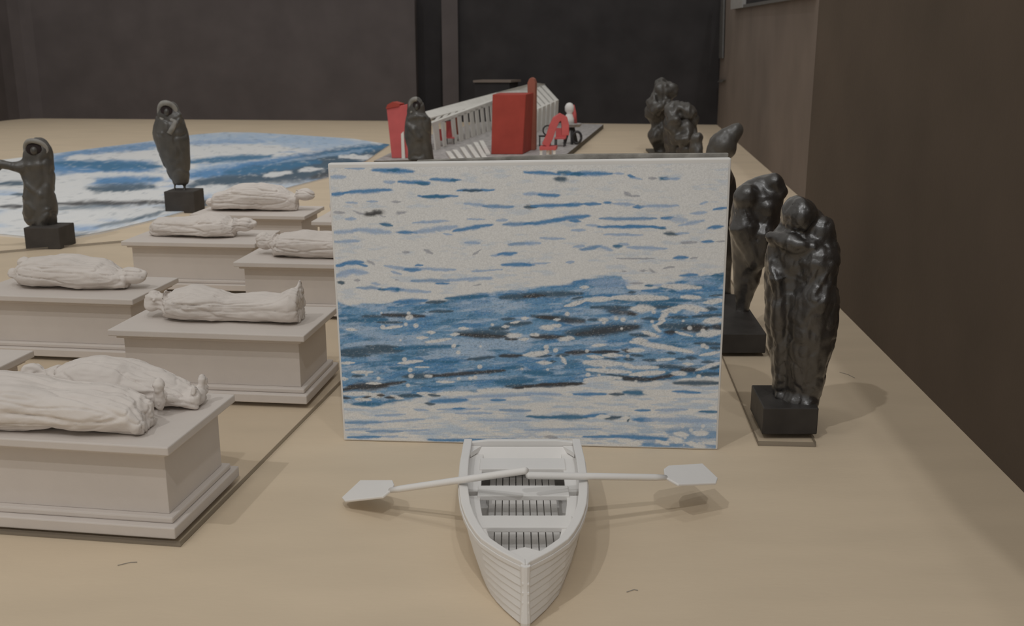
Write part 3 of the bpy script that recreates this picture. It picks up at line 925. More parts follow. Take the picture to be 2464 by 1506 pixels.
lying('shrouded_body', 'white shrouded body on the farthest tomb, narrow head raised to the right', T[5],
      [(-0.53, .16, .04, .05), (-0.50, .16, .075, .085), (-0.40, .17, .09, .125), (-0.28, .18, .092, .14), (-0.18, .18, .08, .12), (-0.12, .18, .055, .085), (-0.09, .18, .04, .075)],
      (-0.055, .19, .08, .05, .03, .032), [(-.53, .13, .04, .02)], 23.8)
lying('shrouded_body', 'white shrouded body almost wholly hidden behind the sea panel, only its head in view', T[6],
      [(-0.46, .15, .05, .06), (-0.40, .15, .078, .09), (-0.28, .15, .082, .1), (-0.15, .15, .07, .08), (-0.08, .15, .05, .07)],
      (-0.505, .165, .05, .036, .036, .036), [], 27.4)

# ================================================================== ROWING BOAT
CX = 0.024
Y0 = 1.643
ZB = 0.110
def hb(y):
    return float(np.interp(y - Y0, [0, .012, .03, .055, .10, .15, .238, .35, .49, .59], [0.001, .013, .029, .050, .079, .099, .122, .134, .1365, .134]))
YS = [Y0 + v for v in (0, .006, .015, .03, .05, .075, .10, .13, .17, .21, .26, .31, .37, .43, .49, .54, .600)]
boat = thing('rowing_boat', 'small white model rowing boat with its bow toward the viewer', 'boat', (CX, 1.95, 0))


def side_x(y, z):
    f = z / ZB
    return hb(y) * (0.74 + 0.26 * f ** 0.8)


def yz(y, z):
    """raked stem: lower points of the bow sit slightly forward of the rail"""
    k = max(0, 1 - (y - Y0) / 0.18)
    return y - 0.012 * k * (1 - z / ZB)


NS = 7
for s in (-1, 1):
    for k in range(NS):
        z0, z1 = 0.004 + (ZB - 0.010) * k / NS, 0.004 + (ZB - 0.010) * (k + 1) / NS + 0.003
        b = MB()
        rings = []
        for y in YS:
            xa, xb = side_x(y, z0) + 0.0042, side_x(y, z1) + 0.0004
            t_ = min(0.006, hb(y) * 0.5)
            w = 0.0012 * mn.noise(Vector((y * 30, k * 3.1, s)))
            rings.append([(CX + s * (xa + w), yz(y, z0), z0), (CX + s * (xb + w), yz(y, z1), z1), (CX + s * max(0, xb - t_), yz(y, z1), z1), (CX + s * max(0, xa - t_), yz(y, z0), z0)])
        b.rings(rings)
        part('strake', b, M['white'], boat)
b = MB()   # flat bottom
ys = YS
b.prism([(CX - side_x(y, .004), yz(y, 0), 0.001) for y in ys] + [(CX + side_x(y, .004), yz(y, 0), 0.001) for y in reversed(ys)],
        [(CX - side_x(y, .004), yz(y, 0), 0.009) for y in ys] + [(CX + side_x(y, .004), yz(y, 0), 0.009) for y in reversed(ys)])
part('bottom', b, M['white'], boat)
b = MB()   # stem post
b.tube([(CX, Y0 - 0.013, 0.002), (CX, Y0 - 0.013, 0.012), (CX, Y0 - 0.010, .04), (CX, Y0 - 0.006, .075), (CX, Y0 - 0.004, ZB + 0.008)], [.008, .010, .0085, .008, .009], 10, 1, (0, 1, 0))
for k in range(5):
    b.box((CX, Y0 - 0.016 + 0.0015 * k, 0.014 + 0.018 * k), (0.013, 0.006, 0.004))
part('stem', b, M['white'], boat, smooth=False)
b = MB()   # breasthook closing the bow
b.slab([(CX - .002, Y0 - .002), (CX + .002, Y0 - .002), (CX + .045, Y0 + .062), (CX, Y0 + .088), (CX - .045, Y0 + .062)], ZB - .014, ZB - .003)
part('breasthook', b, M['white'], boat, bevel=0.001)
yt = YS[-1]
b = MB()   # transom
q = [(CX - side_x(yt, .004), yt, 0.001), (CX + side_x(yt, .004), yt, .001), (CX + hb(yt), yt, ZB), (CX + hb(yt) * .6, yt, ZB + .006), (CX - hb(yt) * .6, yt, ZB + .006), (CX - hb(yt), yt, ZB)]
b.prism(q, [(x, y + 0.012, z) for x, y, z in q])
part('transom', b, M['white'], boat, bevel=0.002)


def ribbon(offo, offi, z0, z1, ylist, closed_bow=True):
    """horizontal strip following the rail between two inward offsets"""
    b = MB()
    for s in (-1, 1):
        rings = []
        for y in ylist:
            h = hb(y)
            xo, xi = max(0.0, h + offo), max(0.0, h - offi)
            dz = 0.006 * max(0, 1 - (y - Y0) / 0.15)
            rings.append([(CX + s * xo, y, z0 + dz), (CX + s * xo, y, z1 + dz), (CX + s * xi, y, z1 + dz), (CX + s * xi, y, z0 + dz)])
        b.rings(rings)
    return b


ysr = [Y0 - 0.004] + YS[1:] + [yt + 0.012]
part('gunwale', ribbon(0.003, 0.016, ZB - 0.004, ZB + 0.006, ysr), M['white'], boat, bevel=0.0025)
part('rubbing_strake', ribbon(0.005, -0.002, ZB - 0.012, ZB - 0.003, ysr), M['white'], boat, bevel=0.002)
# side benches, split by a narrow gap on either side
yg = gz(1257, 1187, .09)[1]
def bench(ya, yb):
    ylist = list(np.linspace(ya, yb, 14))
    out = []
    for s in (-1, 1):
        b = MB()
        rings = []
        for y in ylist:
            h = hb(y)
            xo = h - 0.010
            xi = min(0.091, h - 0.030 - 0.010 * sstep(0.1, 0.25, np.array(y - Y0)))
            xi = max(xi, 0.0005) if y - Y0 > 0.085 else 0.0005
            rings.append([(CX + s * xo, y, .080), (CX + s * xo, y, .090), (CX + s * xi, y, .090), (CX + s * xi, y, .080)])
        b.rings(rings)
        out.append(b)
    return out
for bb_ in bench(Y0 + 0.015, yg - 0.010) + bench(yg + 0.010, yt):
    part('side_bench', bb_, M['white'], boat, bevel=0.0015)
# thwarts
for (pa, pb) in ((1130, 1104), (1195, 1170), (1271, 1242)):
    ya, yb = gz(1257, pa, .092)[1], gz(1257, pb, .092)[1]
    b = MB()
    w = 0.097
    b.slab([(CX - w, ya), (CX + w, ya), (CX + w, yb), (CX - w, yb)], .083, .0945)
    part('thwart', b, M['white'], boat, bevel=0.002)
# stern sheet sloping to the transom
b = MB()
q = [(CX - .118, yt - .002, .102), (CX + .118, yt - .002, .102), (CX + .100, gz(1257, 1104, .09)[1] + .006, .072), (CX - .100, gz(1257, 1104, .09)[1] + .006, .072)]
b.prism(q, [(x, y, z - .006) for x, y, z in q])
part('stern_panel', b, M['white'], boat, bevel=0.001)
for s in (-1, 1):   # quarter knees
    b = MB()
    b.slab([(CX + s * .128, yt - .002), (CX + s * .095, yt - .002), (CX + s * .120, yt - .045)], .092, .104)
    part('knee', b, M['white'], boat, bevel=0.001)
# floor slats with open joints
for k in range(10):
    xa = -0.0755 + k * 0.0151
    yb0 = Y0 + 0.045 + max(0, abs(xa + .0075) - 0.02) * 1.6
    b = MB()
    b.slab([(CX + xa + .0012, yb0), (CX + xa + .0139, yb0), (CX + xa + .0139, yt - .01), (CX + xa + .0012, yt - .01)], .034, .039)
    part('floor_slat', b, M['white'], boat)
for yy in (Y0 + .21, Y0 + .33, Y0 + .48):
    b = MB()
    b.box((CX, yy, .0215), (side_x(yy - .02, .01) * 1.5, .012, .0245))
    part('floor_bearer', b, M['white'], boat)


def oar(label, inner, gun, tip_px, tip_z, blade_px):
    gpt = Vector(gun)
    tip = gz(*tip_px, tip_z)
    m_ = (tip[2] - gpt[2]) / (tip[0] - gpt[0])
    my = (tip[1] - gpt[1]) / (tip[0] - gpt[0])
    xin = inner
    Pin = Vector((xin, gpt[1] + my * (xin - gpt[0]), gpt[2] + m_ * (xin - gpt[0])))
    o_ = thing('oar', label, 'oar', Vector((gpt[0], gpt[1], gpt[2])), 'white oars')
    dirv = (tip - Pin).normalized()
    Np = Vector((-m_, 0, 1)).normalized()
    bl = [gpl(px, py, gpt, Np) for px, py in blade_px]
    b = MB()
    b.prism([p - Np * .003 for p in bl], [p + Np * .003 for p in bl])
    part('blade', b, M['white'], o_, bevel=0.002)
    bc = sum(bl, Vector()) / len(bl)
    tt = (bc - Pin).dot(dirv) * 0.86
    b = MB()
    b.tube([Pin, Pin + dirv * .004, Pin + dirv * (tt - .03), Pin + dirv * tt], [.006, .0092, .0092, .007], 10, 0.8)
    part('shaft', b, M['white'], o_, smooth=True)
    return o_


oar('white oar on the left of the boat, its blade dipping to the plywood', 0.031, (-0.107, 1.992, 0.1265), (828, 1196), 0.020,
    [(945, 1157), (949, 1167), (944, 1179), (921, 1197), (830, 1207), (823, 1199), (868, 1157)])
oar('white oar on the right of the boat, its blade raised above the plywood', 0.030, (0.160, 2.012, 0.1260), (1724, 1151), 0.075,
    [(1597, 1130), (1608, 1122), (1690, 1117), (1727, 1152), (1723, 1164), (1632, 1168), (1612, 1157), (1599, 1149)])

# ================================================================== STATUETTES
def secs_px(Y, ox, oy, k, rows, ratio=0.8, yoff=None):
    out = []
    for i, r in enumerate(rows):
        cy, xl, xr = r[:3]
        a, c = gy(ox + xl / k, oy + cy / k, Y), gy(ox + xr / k, oy + cy / k, Y)
        hw = max(0.002, (c[0] - a[0]) / 2)
        rt = r[3] if len(r) > 3 else ratio
        out.append(((a[0] + c[0]) / 2, Y + (yoff[i] if yoff else 0), a[2], hw, hw * rt))
    return out


def P(Y, ox, oy, k, x, y, dy=0.0):
    p = gy(ox + x / k, oy + y / k, Y)
    return Vector((p[0], p[1] + dy, p[2]))


def cap(b, pts, r, n=12):
    b.tube(pts, r, n)
    for p, q in ((pts[0], r[0] if hasattr(r, '__len__') else r), (pts[-1], r[-1] if hasattr(r, '__len__') else r)):
        b.ball(p, q, 12, 8)


GS = 'black statuettes'


def on_skin(secs, p, k=0.95):
    """push a point forward onto the front of a lofted body"""
    z = [q[2] for q in secs][::-1]
    f = lambda i: float(np.interp(p[2], z, [q[i] for q in secs][::-1]))
    cx, cy, rx, ry = f(0), f(1), f(3), f(4)
    n = min(0.96, abs((p[0] - cx) / max(rx, 1e-4)))
    return Vector((p[0], cy - k * ry * math.sqrt(1 - n * n), p[2]))

# ---- F1: front right, bowed figure clutching a robe
Yf = 2.66
k6 = (1680, 400, 2.1525)
f1 = thing('statuette', 'large glossy black statuette of a bowed robed figure at the front right', 'statue', (0.735, 2.62, TP), GS)
b = MB()
rows = [(178, 490, 545), (188, 462, 575), (210, 445, 610), (250, 440, 652), (300, 425, 676), (350, 380, 686), (420, 350, 692), (520, 345, 690), (640, 346, 680), (720, 350, 657), (850, 360, 650),
        (1000, 374, 625), (1120, 380, 606), (1190, 386, 598), (1235, 410, 585), (1250, 440, 565)]
sc = secs_px(Yf, *k6, rows, 0.88)
b.loft(sc)
Q = lambda x, y, k=0.95: on_skin(sc, P(Yf, *k6, x, y), k)
b.ball(Q(508, 245, .65), (.046, .056, .052))                                   # bowed head
cap(b, [Q(610, 320, .7), Q(634, 430, .75), Q(600, 500, .8)], [.038, .038, .034])     # right sleeve
cap(b, [Q(366, 362, .8), Q(440, 374, 1.0), Q(550, 392, 1.0), Q(620, 400, .9)], [.018, .026, .026, .024])    # arms folded over
cap(b, [Q(372, 490, .8), Q(388, 560, 1.0), Q(394, 690, .95), Q(402, 900, .9), Q(408, 1120, .8)], [.016, .026, .024, .020, .016])
cap(b, [Q(585, 470, .72), Q(570, 640, .72), Q(550, 900, .68), Q(530, 1120, .68)], [.060, .072, .066, .052])
b.ball(Q(508, 1190, .8), (.052, .056, .046))                                  # foot
cap(b, [Q(410, 1175, .9), Q(430, 1215, 1.0)], [.018, .014])
me = sculpt('figure', b, 0.0052, f1['_o'], M['bronze'], 3, disp=[(.007, 16, 16, 9, 3.0), (-.0025, 9, 9, 4, 8.0), (-.0025, 26, 26, 20, 15.0), (.003, 34, 34, 24, 21.0), (.0022, 60, 60, 40, 5)], floor=None)
part('figure', me, None, f1)
zb = gz(1838, 1050)
blk0 = [gz(1838, 1052, TP), gz(1970, 1052, TP)]
zt1 = gy(1904, 985, 2.56)[2]
def block(parent, x0, x1, y0, y1, z0, z1, m, dx=0.0, bevel=.003, name='pedestal'):
    b = MB()
    b.prism([(x0, y0, z0), (x1, y0, z0), (x1 + dx, y1, z0), (x0 + dx, y1, z0)], [(x0, y0, z1), (x1, y0, z1), (x1 + dx, y1, z1), (x0 + dx, y1, z1)])
    return part(name, b, m, parent, bevel=bevel)
xb0, xb1 = gz(1838, 1052, TP)[0], gz(1971, 1052, TP)[0]
block(f1, xb0, xb1, 2.545, 2.74, TP, gy(1900, 982, 2.545)[2], M['black_block'], 0.012)
# ---- F2: second, hunched with head turned down to the right
Yf = 3.62
f2 = thing('statuette', 'glossy black statuette bent forward, standing second behind the front one', 'statue', (0.80, 3.55, TP), GS)
b = MB()
rows = [(40, 370, 410, .7), (55, 300, 436, .6), (75, 250, 444, .6), (100, 215, 446, .6), (140, 190, 440), (180, 175, 436), (280, 166, 425), (400, 166, 395), (480, 174, 360), (540, 180, 336), (600, 185, 320),
        (650, 188, 290), (700, 190, 275), (745, 188, 264), (775, 182, 275), (808, 180, 285)]
sc = secs_px(Yf, *k6, rows, 0.85)
b.loft(sc)
Q = lambda x, y, k=0.95: on_skin(sc, P(Yf, *k6, x, y), k)
cap(b, [Q(380, 80, .7), Q(412, 128, .7)], [.034, .030])
cap(b, [Q(235, 150, .7), Q(222, 300, .75), Q(270, 450, .8)], [.046, .054, .042])
cap(b, [Q(330, 200, .6), Q(320, 330, .7), Q(285, 470, .7)], [.040, .05, .045])
cap(b, [P(Yf, *k6, 212, 800, -.07), P(Yf, *k6, 232, 800, -.02)], [.022, .03])
me = sculpt('figure', b, 0.0062, f2['_o'], M['bronze'], 3, disp=[(.008, 13, 13, 9, 13.0), (-.002, 8, 8, 4, 18.0), (.0025, 50, 50, 36, 25)])
part('figure', me, None, f2)
xa_, xb_ = gz(1738, 862, TP)[0], gz(1852, 862, TP)[0]
block(f2, xa_, xb_, 3.30, 3.88, TP, gy(1800, 803, 3.30)[2], M['black_block'], 0.035)
# ---- F3: mostly hidden behind the panel
Yf = 4.20
f3 = thing('statuette', 'dark robed statuette almost wholly hidden behind the right edge of the sea panel', 'statue', (0.84, 4.15, TP), GS)
b = MB()
rows = [(390, 1700, 1740), (400, 1690, 1756), (430, 1680, 1766), (470, 1676, 1767), (540, 1678, 1763), (620, 1684, 1762), (700, 1688, 1760), (728, 1690, 1760)]
b.loft(secs_px(Yf, 0, 0, 1, rows, 0.8))
b.ball(P(Yf, 0, 0, 1, 1728, 425, -.05), .05)
me = sculpt('figure', b, 0.008, f3['_o'], M['bronze'], 3, disp=[(.012, 18, 18, 8, 33.0)])
part('figure', me, None, f3)
block(f3, gy(1684, 728, 4.1)[0], gy(1764, 728, 4.1)[0], 4.08, 4.38, TP, gy(1720, 716, 4.1)[2] , M['black_block'], .02)

# ---- F4 .. F7: huddled group showing above the panel
k3 = (1540, 180, 6.846)
Yf = 5.6
f4 = thing('statuette', 'dark statuette leaning to the right, its bowed head just above the panel corner', 'statue', (1.12, 5.6, 0), GS)
b = MB()
s4 = secs_px(Yf, *k3, [(835, 1500, 1570), (850, 1430, 1612), (880, 1370, 1645), (930, 1300, 1652), (1000, 1225, 1620), (1060, 1180, 1580), (1130, 1140, 1525), (1200, 1110, 1492), (1310, 1070, 1475), (1500, 1040, 1460), (1900, 1040, 1430), (2400, 1080, 1400), (2700, 1100, 1390)], 0.85)
s4 = [q for q in s4 if q[2] > 0.02] + [(s4[-1][0], s4[-1][1], 0.0, s4[-1][3], s4[-1][4])]
b.loft(s4)
for x_, y_, r_ in ((1560, 935, .046), (1500, 990, .056), (1430, 1060, .066), (1370, 1150, .078)):
    b.ball(P(Yf, *k3, x_, y_), r_)
me = sculpt('figure', b, 0.009, f4['_o'], M['matte_black'], 3, disp=[(.010, 12, 12, 8, 43.0), (.004, 30, 30, 18, 48)], floor=0)
part('figure', me, None, f4)
Yf = 10.35
f5 = thing('statuette', 'tallest of the dark huddled statuettes behind the panel', 'statue', (1.46, 10.35, 0), GS)
b = MB()
s5 = secs_px(Yf, *k3, [(92, 300, 400), (110, 270, 490), (150, 245, 528), (220, 220, 515), (300, 195, 490), (380, 165, 465), (460, 130, 445), (540, 95, 420), (620, 105, 410), (720, 140, 420), (820, 160, 440), (950, 148, 470), (1060, 152, 470), (1150, 200, 450), (1250, 250, 430), (1300, 260, 430)], 0.8)
b.loft(s5 + [(s5[-1][0], s5[-1][1], 0.0, s5[-1][3], s5[-1][4])] if s5[-1][2] > 0.01 else s5)
b.ball(P(Yf, *k3, 400, 260, -.10), (.09, .08, .11))
cap(b, [P(Yf, *k3, 200, 420, -.08), P(Yf, *k3, 260, 560, -.16), P(Yf, *k3, 380, 470, -.18)], [.07, .07, .06])
me = sculpt('figure', b, 0.013, f5['_o'], M['matte_black'], 3, disp=[(.045, 10, 10, 6, 53.0), (.02, 22, 22, 14, 58)], floor=0)
part('figure', me, None, f5)
block(f5, gz(1561, 371)[0], gz(1640, 371)[0], 10.2, 10.75, 0.0, .02, M['slab_edge'], .02)
Yf = 9.6
f6 = thing('statuette', 'hunched dark statuette with pale shoulders in front of the tallest one', 'statue', (1.52, 9.6, 0), GS)
b = MB()
s6 = secs_px(Yf, *k3, [(480, 600, 720), (500, 540, 790), (540, 470, 815), (600, 430, 845), (700, 410, 868), (800, 400, 900), (950, 400, 895), (1100, 420, 885), (1280, 430, 880), (1480, 440, 870)], 0.75)
s6 = [q for q in s6 if q[2] > .02]
b.loft(s6 + [(s6[-1][0], s6[-1][1], 0.0, s6[-1][3], s6[-1][4])])
cap(b, [P(Yf, *k3, 480, 580, -.10), P(Yf, *k3, 490, 760, -.22), P(Yf, *k3, 560, 1000, -.20)], [.075, .07, .06])
cap(b, [P(Yf, *k3, 560, 560, -.12), P(Yf, *k3, 730, 580, -.14)], [.085, .085])
cap(b, [P(Yf, *k3, 700, 860, -.20), P(Yf, *k3, 650, 1040, -.26), P(Yf, *k3, 680, 1250, -.22)], [.07, .09, .08])
cap(b, [P(Yf, *k3, 815, 760, -.12), P(Yf, *k3, 830, 960, -.14)], [.06, .05])
me = sculpt('figure', b, 0.013, f6['_o'], M['matte_black'], 3, disp=[(.035, 10, 10, 8, 63.0), (.018, 24, 24, 16, 68)], floor=0)
part('figure', me, None, f6)
Yf = 8.6
f7 = thing('statuette', 'smallest dark statuette, a rounded lump between the hunched one and the leaning one', 'statue', (1.56, 8.6, 0), GS)
b = MB()
s7 = secs_px(Yf, *k3, [(952, 900, 960), (965, 865, 1010), (1000, 840, 1040), (1040, 828, 1040), (1100, 815, 1030), (1200, 815, 1030), (1300, 810, 1045), (1500, 800, 1050), (1700, 800, 1050)], 0.85)
s7 = [q for q in s7 if q[2] > .02]
b.loft(s7 + [(s7[-1][0], s7[-1][1], 0.0, s7[-1][3], s7[-1][4])])
me = sculpt('figure', b, 0.011, f7['_o'], M['matte_black'], 3, disp=[(.02, 12, 12, 10, 73.0), (.012, 30, 30, 20, 78)], floor=0)
part('figure', me, None, f7)


# ---- hooded figures on blocks, left
def hooded(name_label, Y, kk, rows, hood, face, block_px, legs, rim_r, arm=None, ridges=(), m=M['matte_black'], seed=0, blk=M['soft_block'], vox=0.0075, hem=None):
    oxy = P(Y, *kk, hood[0], hood[1])
    x0, x1, ytop, ybot = block_px
    base = gz((x0 + x1) / 2, ybot)
    st = thing('statuette', name_label, 'statue', (base[0], base[1], 0), GS)
    b = MB()
    sc = secs_px(Y, *kk, rows, 0.72)
    if not legs:
        sc = [q for q in sc if q[2] > 0.095]
    b.loft(sc)
    if arm:
        cap(b, [P(Y, *kk, *p) for p in arm[0]], arm[1])
    for r_ in ridges:
        cap(b, [on_skin(sc, P(Y, *kk, p[0], p[1]), .9) for p in r_[0]], r_[1])
    for (lx0, lx1, ly0, ly1) in legs:
        a = P(Y, *kk, (lx0 + lx1) / 2, ly0, -.01)
        c = P(Y, *kk, (lx0 + lx1) / 2, ly1, -.01)
        rr = (P(Y, *kk, lx1, ly0)[0] - P(Y, *kk, lx0, ly0)[0]) / 2
        b.tube([a, c], [rr, rr], 10)
        b.ball(c + Vector((0, -rr * .8, 0)), (rr * 1.1, rr * 2.0, rr * .7))
    me = sculpt('figure', b, vox, st['_o'], m, 3, disp=[(.007, 14, 14, 6, seed), (-.006, 10, 10, 7, seed + 3), (.003, 36, 36, 14, seed + 5)])
    part('figure', me, None, st)
    # hood: raised rim around a near-black ball painting the hollow's shade, face inside
    hx, hy, rx, ry, dyf = hood
    c = P(Y, *kk, hx, hy)
    dyf = on_skin(sc, c, 0.92)[1] - c[1]
    ax = P(Y, *kk, hx + rx, hy)[0] - c[0]
    az = c[2] - P(Y, *kk, hx, hy + ry)[2]
    b = MB()
    b.ball((c[0], c[1] + dyf + 0.012, c[2]), (ax, 0.022, az), 20, 10)
    part('hood_hollow_shade', b, M['recess'], st, smooth=True, label='hollow of the hood, its shade put into the colour')
    b = MB()
    b.ball((c[0] + ax * .12, c[1] + dyf - 0.004, c[2] - az * .05), (ax * .42, 0.02, az * .55), 14, 8)
    part('face', b, m, st, smooth=True)
    b = MB()
    pts = []
    for i in range(25):
        a = math.radians(-70 + 320 * i / 24) if rim_r[1] is None else math.radians(rim_r[1][0] + (rim_r[1][1] - rim_r[1][0]) * i / 24)
        pts.append((c[0] + ax * 1.22 * math.cos(a), c[1] + dyf - 0.002 + .03 * abs(math.cos(a)) ** 2, c[2] + az * 1.18 * math.sin(a)))
    if rim_r[2]:
        pts = [tuple(on_skin(sc, P(Y, *kk, q[0], q[1]), 1.0)) for q in rim_r[2]] + pts
    b.tube(pts, rim_r[0], 8, 1, (0, 1, 0.01))
    part('hood_rim', b, M['hood_rim'], st, smooth=True, label='pale rim of the hood')
    A_, B_2 = gz(x0, ybot), gz(x1, ybot)
    zt = gy((x0 + x1) / 2, ytop, base[1])[2]
    block(st, A_[0], B_2[0], base[1], base[1] + (B_2[0] - A_[0]) * 0.95, 0, zt, blk, 0.01, .004)
    return st


k7 = (0, 320, 5.194)
hooded('dark draped statuette at the left edge stretching an arm out to the left', 5.36, k7,
       [(55, 440, 520), (70, 410, 560), (100, 385, 595), (150, 345, 622), (190, 318, 642), (240, 298, 656), (290, 288, 664), (330, 282, 668), (380, 268, 676), (440, 270, 684), (560, 296, 690), (680, 296, 692),
        (800, 278, 698), (900, 274, 708), (1000, 276, 710), (1090, 305, 702), (1140, 350, 698), (1170, 420, 695)],
       (468, 205, 105, 100, -.075), None, (62, 146, 548, 600), [(440, 510, 1150, 1192), (560, 690, 1140, 1190)], (.013, (-20, 200), None),
       arm=([(300, 420, -.03), (190, 395, -.05), (110, 375, -.05), (60, 358, -.06), (15, 395, -.06)], [.040, .026, .024, .022, .030]),
       ridges=[([(320, 780, -.13), (410, 870, -.155), (500, 945, -.14)], [.010, .014, .012]), ([(300, 500, -.10), (400, 640, -.145), (560, 760, -.14)], [.016, .02, .016]),
               ([(640, 960, -.08), (600, 1060, -.11), (580, 1150, -.10)], [.02, .028, .03]), ([(290, 370, -.07), (420, 400, -.14), (570, 385, -.14)], [.018, .02, .018])], seed=101)
kL2 = (340, 230, 5.02)
hooded('tall dark hooded statuette with a pale hood rim on a black block', 6.56, kL2,
       [(58, 290, 350), (70, 255, 390), (100, 228, 425), (150, 203, 452), (200, 190, 468), (280, 172, 505), (350, 152, 535), (450, 142, 562), (530, 155, 575), (640, 190, 585), (750, 240, 592),
        (900, 302, 598), (1000, 345, 588), (1055, 378, 575), (1075, 395, 560)],
       (330, 192, 78, 92, -.078), None, (398, 470, 461, 513), [(398, 430, 1050, 1160), (510, 548, 1050, 1150)], (.017, (-60, 250), [(385, 450, -.13), (420, 380, -.12), (445, 310, -.09)]),
       ridges=[([(250, 450, -.13), (295, 448, -.135)], [.016, .018]), ([(470, 240, -.05), (460, 330, -.10), (390, 440, -.13)], [.018, .018, .014]), ([(340, 330, -.10), (350, 400, -.125)], [.02, .018])], seed=111)
kL3 = (910, 220, 7.247)
hooded('dark hooded statuette standing in front of the red and white pavilion', 8.6, kL3,
       [(95, 600, 680), (110, 565, 720), (150, 540, 750), (200, 515, 785), (260, 502, 805), (330, 495, 815), (380, 500, 830), (450, 485, 905), (520, 472, 925), (650, 460, 932), (780, 452, 925), (900, 480, 940),
        (1000, 505, 955), (1100, 510, 965), (1200, 510, 978), (1500, 520, 990), (1750, 540, 980)],
       (670, 265, 82, 115, -.10), None, (975, 1046, 394, 424), [], (.020, (80, 230), None),
       ridges=[([(560, 470, -.12), (660, 430, -.17), (800, 440, -.12)], [.02, .025, .02]), ([(520, 560, -.10), (640, 650, -.17), (720, 800, -.17)], [.02, .03, .03])], seed=121, vox=.009)

# ================================================================== RED AND WHITE PAVILION
base_o = gz(1250, 360)
b = MB()
pts = [gz(900, 402, .0), gz(1358, 389, .0), gz(1452, 309, .0), gz(1170, 300, 0), gz(1020, 340, 0)]
gs = thing('grey_slab', 'grey speckled slab on which the red and white pavilion stands', 'slab', base_o)
b.slab(pts, 0.0, 0.055, 0, 1)
part('slab', b, [M['grey_slab'], M['slab_edge']], gs)
ZF = 0.056
pav = thing('timber_pavilion', 'white slatted model pavilion behind the sea panel', 'model building', Vector((base_o[0], base_o[1], ZF)))
# colonnade plane: runs away from the lens
CA, CB = gz(1040, 364, ZF), gz(1192, 311, ZF)
cd = (CB - CA).normalized()
CN = Vector((cd[1], -cd[0], 0)).normalized()
def onc(px, py, off=0.0):
    return gpl(px, py, CA + CN * off, CN)
def cquad(pts, dep=0.02, off=0.0):
    bb = MB()
    q = [onc(p[0], p[1], off) for p in pts]
    bb.prism(q, [p - CN * dep for p in q])
    return bb
def slope(lo, hi, off_lo, off_hi, dep=.02):
    bb = MB()
    q = [onc(px, py, off_lo) for px, py in lo] + [onc(px, py, off_hi) for px, py in hi]
    n_ = (q[1] - q[0]).cross(q[-1] - q[0]).normalized()
    n_ = n_ if n_[2] > 0 else -n_
    bb.prism(q, [p - n_ * dep for p in q])
    return bb
part('ridge_board', slope([(1034, 284), (1196, 242)], [(1196, 222), (1024, 268)], -.05, -.15), M['ivory'], pav)
part('eave_beam', cquad([(1038, 296), (1192, 240), (1192, 250), (1040, 302)], .05), M['ivory'], pav)
for i in range(9):          # rafters between ridge board and eave
    f = i / 8
    xa_, xb_ = 1046 + 136 * f, 1036 + 148 * f
    ya_, yb_ = 281 - 39 * f, 300 - 54 * f
    w = 11
    part('rafter', slope([(xb_, yb_), (xb_ + w, yb_ - w * .36)], [(xa_ + w + 6, ya_ - w * .28), (xa_ + 6, ya_)], 0, -.05, .012), M['ivory'], pav)
cols = [(1046, 1058, 297, 362), (1066, 1073, 290, 353), (1090, 1098, 283, 352), (1105, 1113, 277, 345), (1120, 1128, 271, 340), (1134, 1142, 266, 333), (1147, 1154, 261, 328), (1160, 1166, 256, 323), (1172, 1178, 251, 318), (1183, 1188, 248, 313)]
for (xa_, xb_, ya_, yb_) in cols:
    b = MB()
    sh = 3
    A2, B2, C2, D2 = onc(xa_ - sh, ya_), onc(xb_ - sh, ya_), onc(xb_ + sh, yb_), onc(xa_ + sh, yb_)
    for p in (C2, D2):
        p[2] = max(p[2], ZF)
    q = [D2, C2, B2, A2]
    b.prism(q, [p - CN * .014 for p in q])
    part('column', b, M['ivory'], pav)
# raised bars standing in for light stripes between column shadows on the slab
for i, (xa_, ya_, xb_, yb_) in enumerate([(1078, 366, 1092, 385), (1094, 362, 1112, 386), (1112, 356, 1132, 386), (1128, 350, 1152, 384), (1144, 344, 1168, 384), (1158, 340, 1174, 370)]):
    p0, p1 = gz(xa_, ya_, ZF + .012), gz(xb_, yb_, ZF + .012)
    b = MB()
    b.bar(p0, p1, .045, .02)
    part('light_stripe_slat', b, M['ivory'], pav)
# right block: boarded wall and boarded roof slope
RA, RB = gz(1288, 318, ZF), gz(1347, 300, ZF)
rd = (RB - RA).normalized()
RN = Vector((rd[1], -rd[0], 0)).normalized()
def onr(px, py, off=0.0):
    return gpl(px, py, RA + RN * off, RN)
nb_ = 6
for i in range(nb_):
    f0, f1_ = i / nb_ + .020, (i + 1) / nb_ - .024
    g_ = lambda f: 1284 + (1346 - 1284) * f
    xa_, xb_ = g_(f0), g_(f1_)
    et = lambda x: 265 - (x - 1288) * 26 / 59
    eb = lambda x: 322 - (x - 1284) * (322 - 303) / 62
    bx_ = lambda x: x - 3
    q = [onr(bx_(xa_), eb(xa_)), onr(bx_(xb_), eb(xb_)), onr(xb_, et(xb_)), onr(xa_, et(xa_))]
    for p in q[:2]:
        p[2] = ZF
    b = MB()
    b.prism(q, [p - RN * .04 for p in q])
    part('wall_board', b, M['ivory'], pav)
    # roof board running up from this wall board to the ridge
    up = lambda x: (x - 34, et(x) - 36)
    ua, ub = up(xa_), up(xb_)
    qe = [onr(xa_, et(xa_) + 1), onr(xb_, et(xb_) + 1)]
    inward = -RN * 0.42
    qr = [onr(ub[0], ub[1], -0.42), onr(ua[0], ua[1], -0.42)]
    b = MB()
    q = qe + qr
    nn = (q[1] - q[0]).cross(q[3] - q[0]).normalized()
    b.prism(q, [p - nn * .03 * (1 if nn[2] > 0 else -1) for p in q])
    part('roof_board', b, M['ivory'], pav)
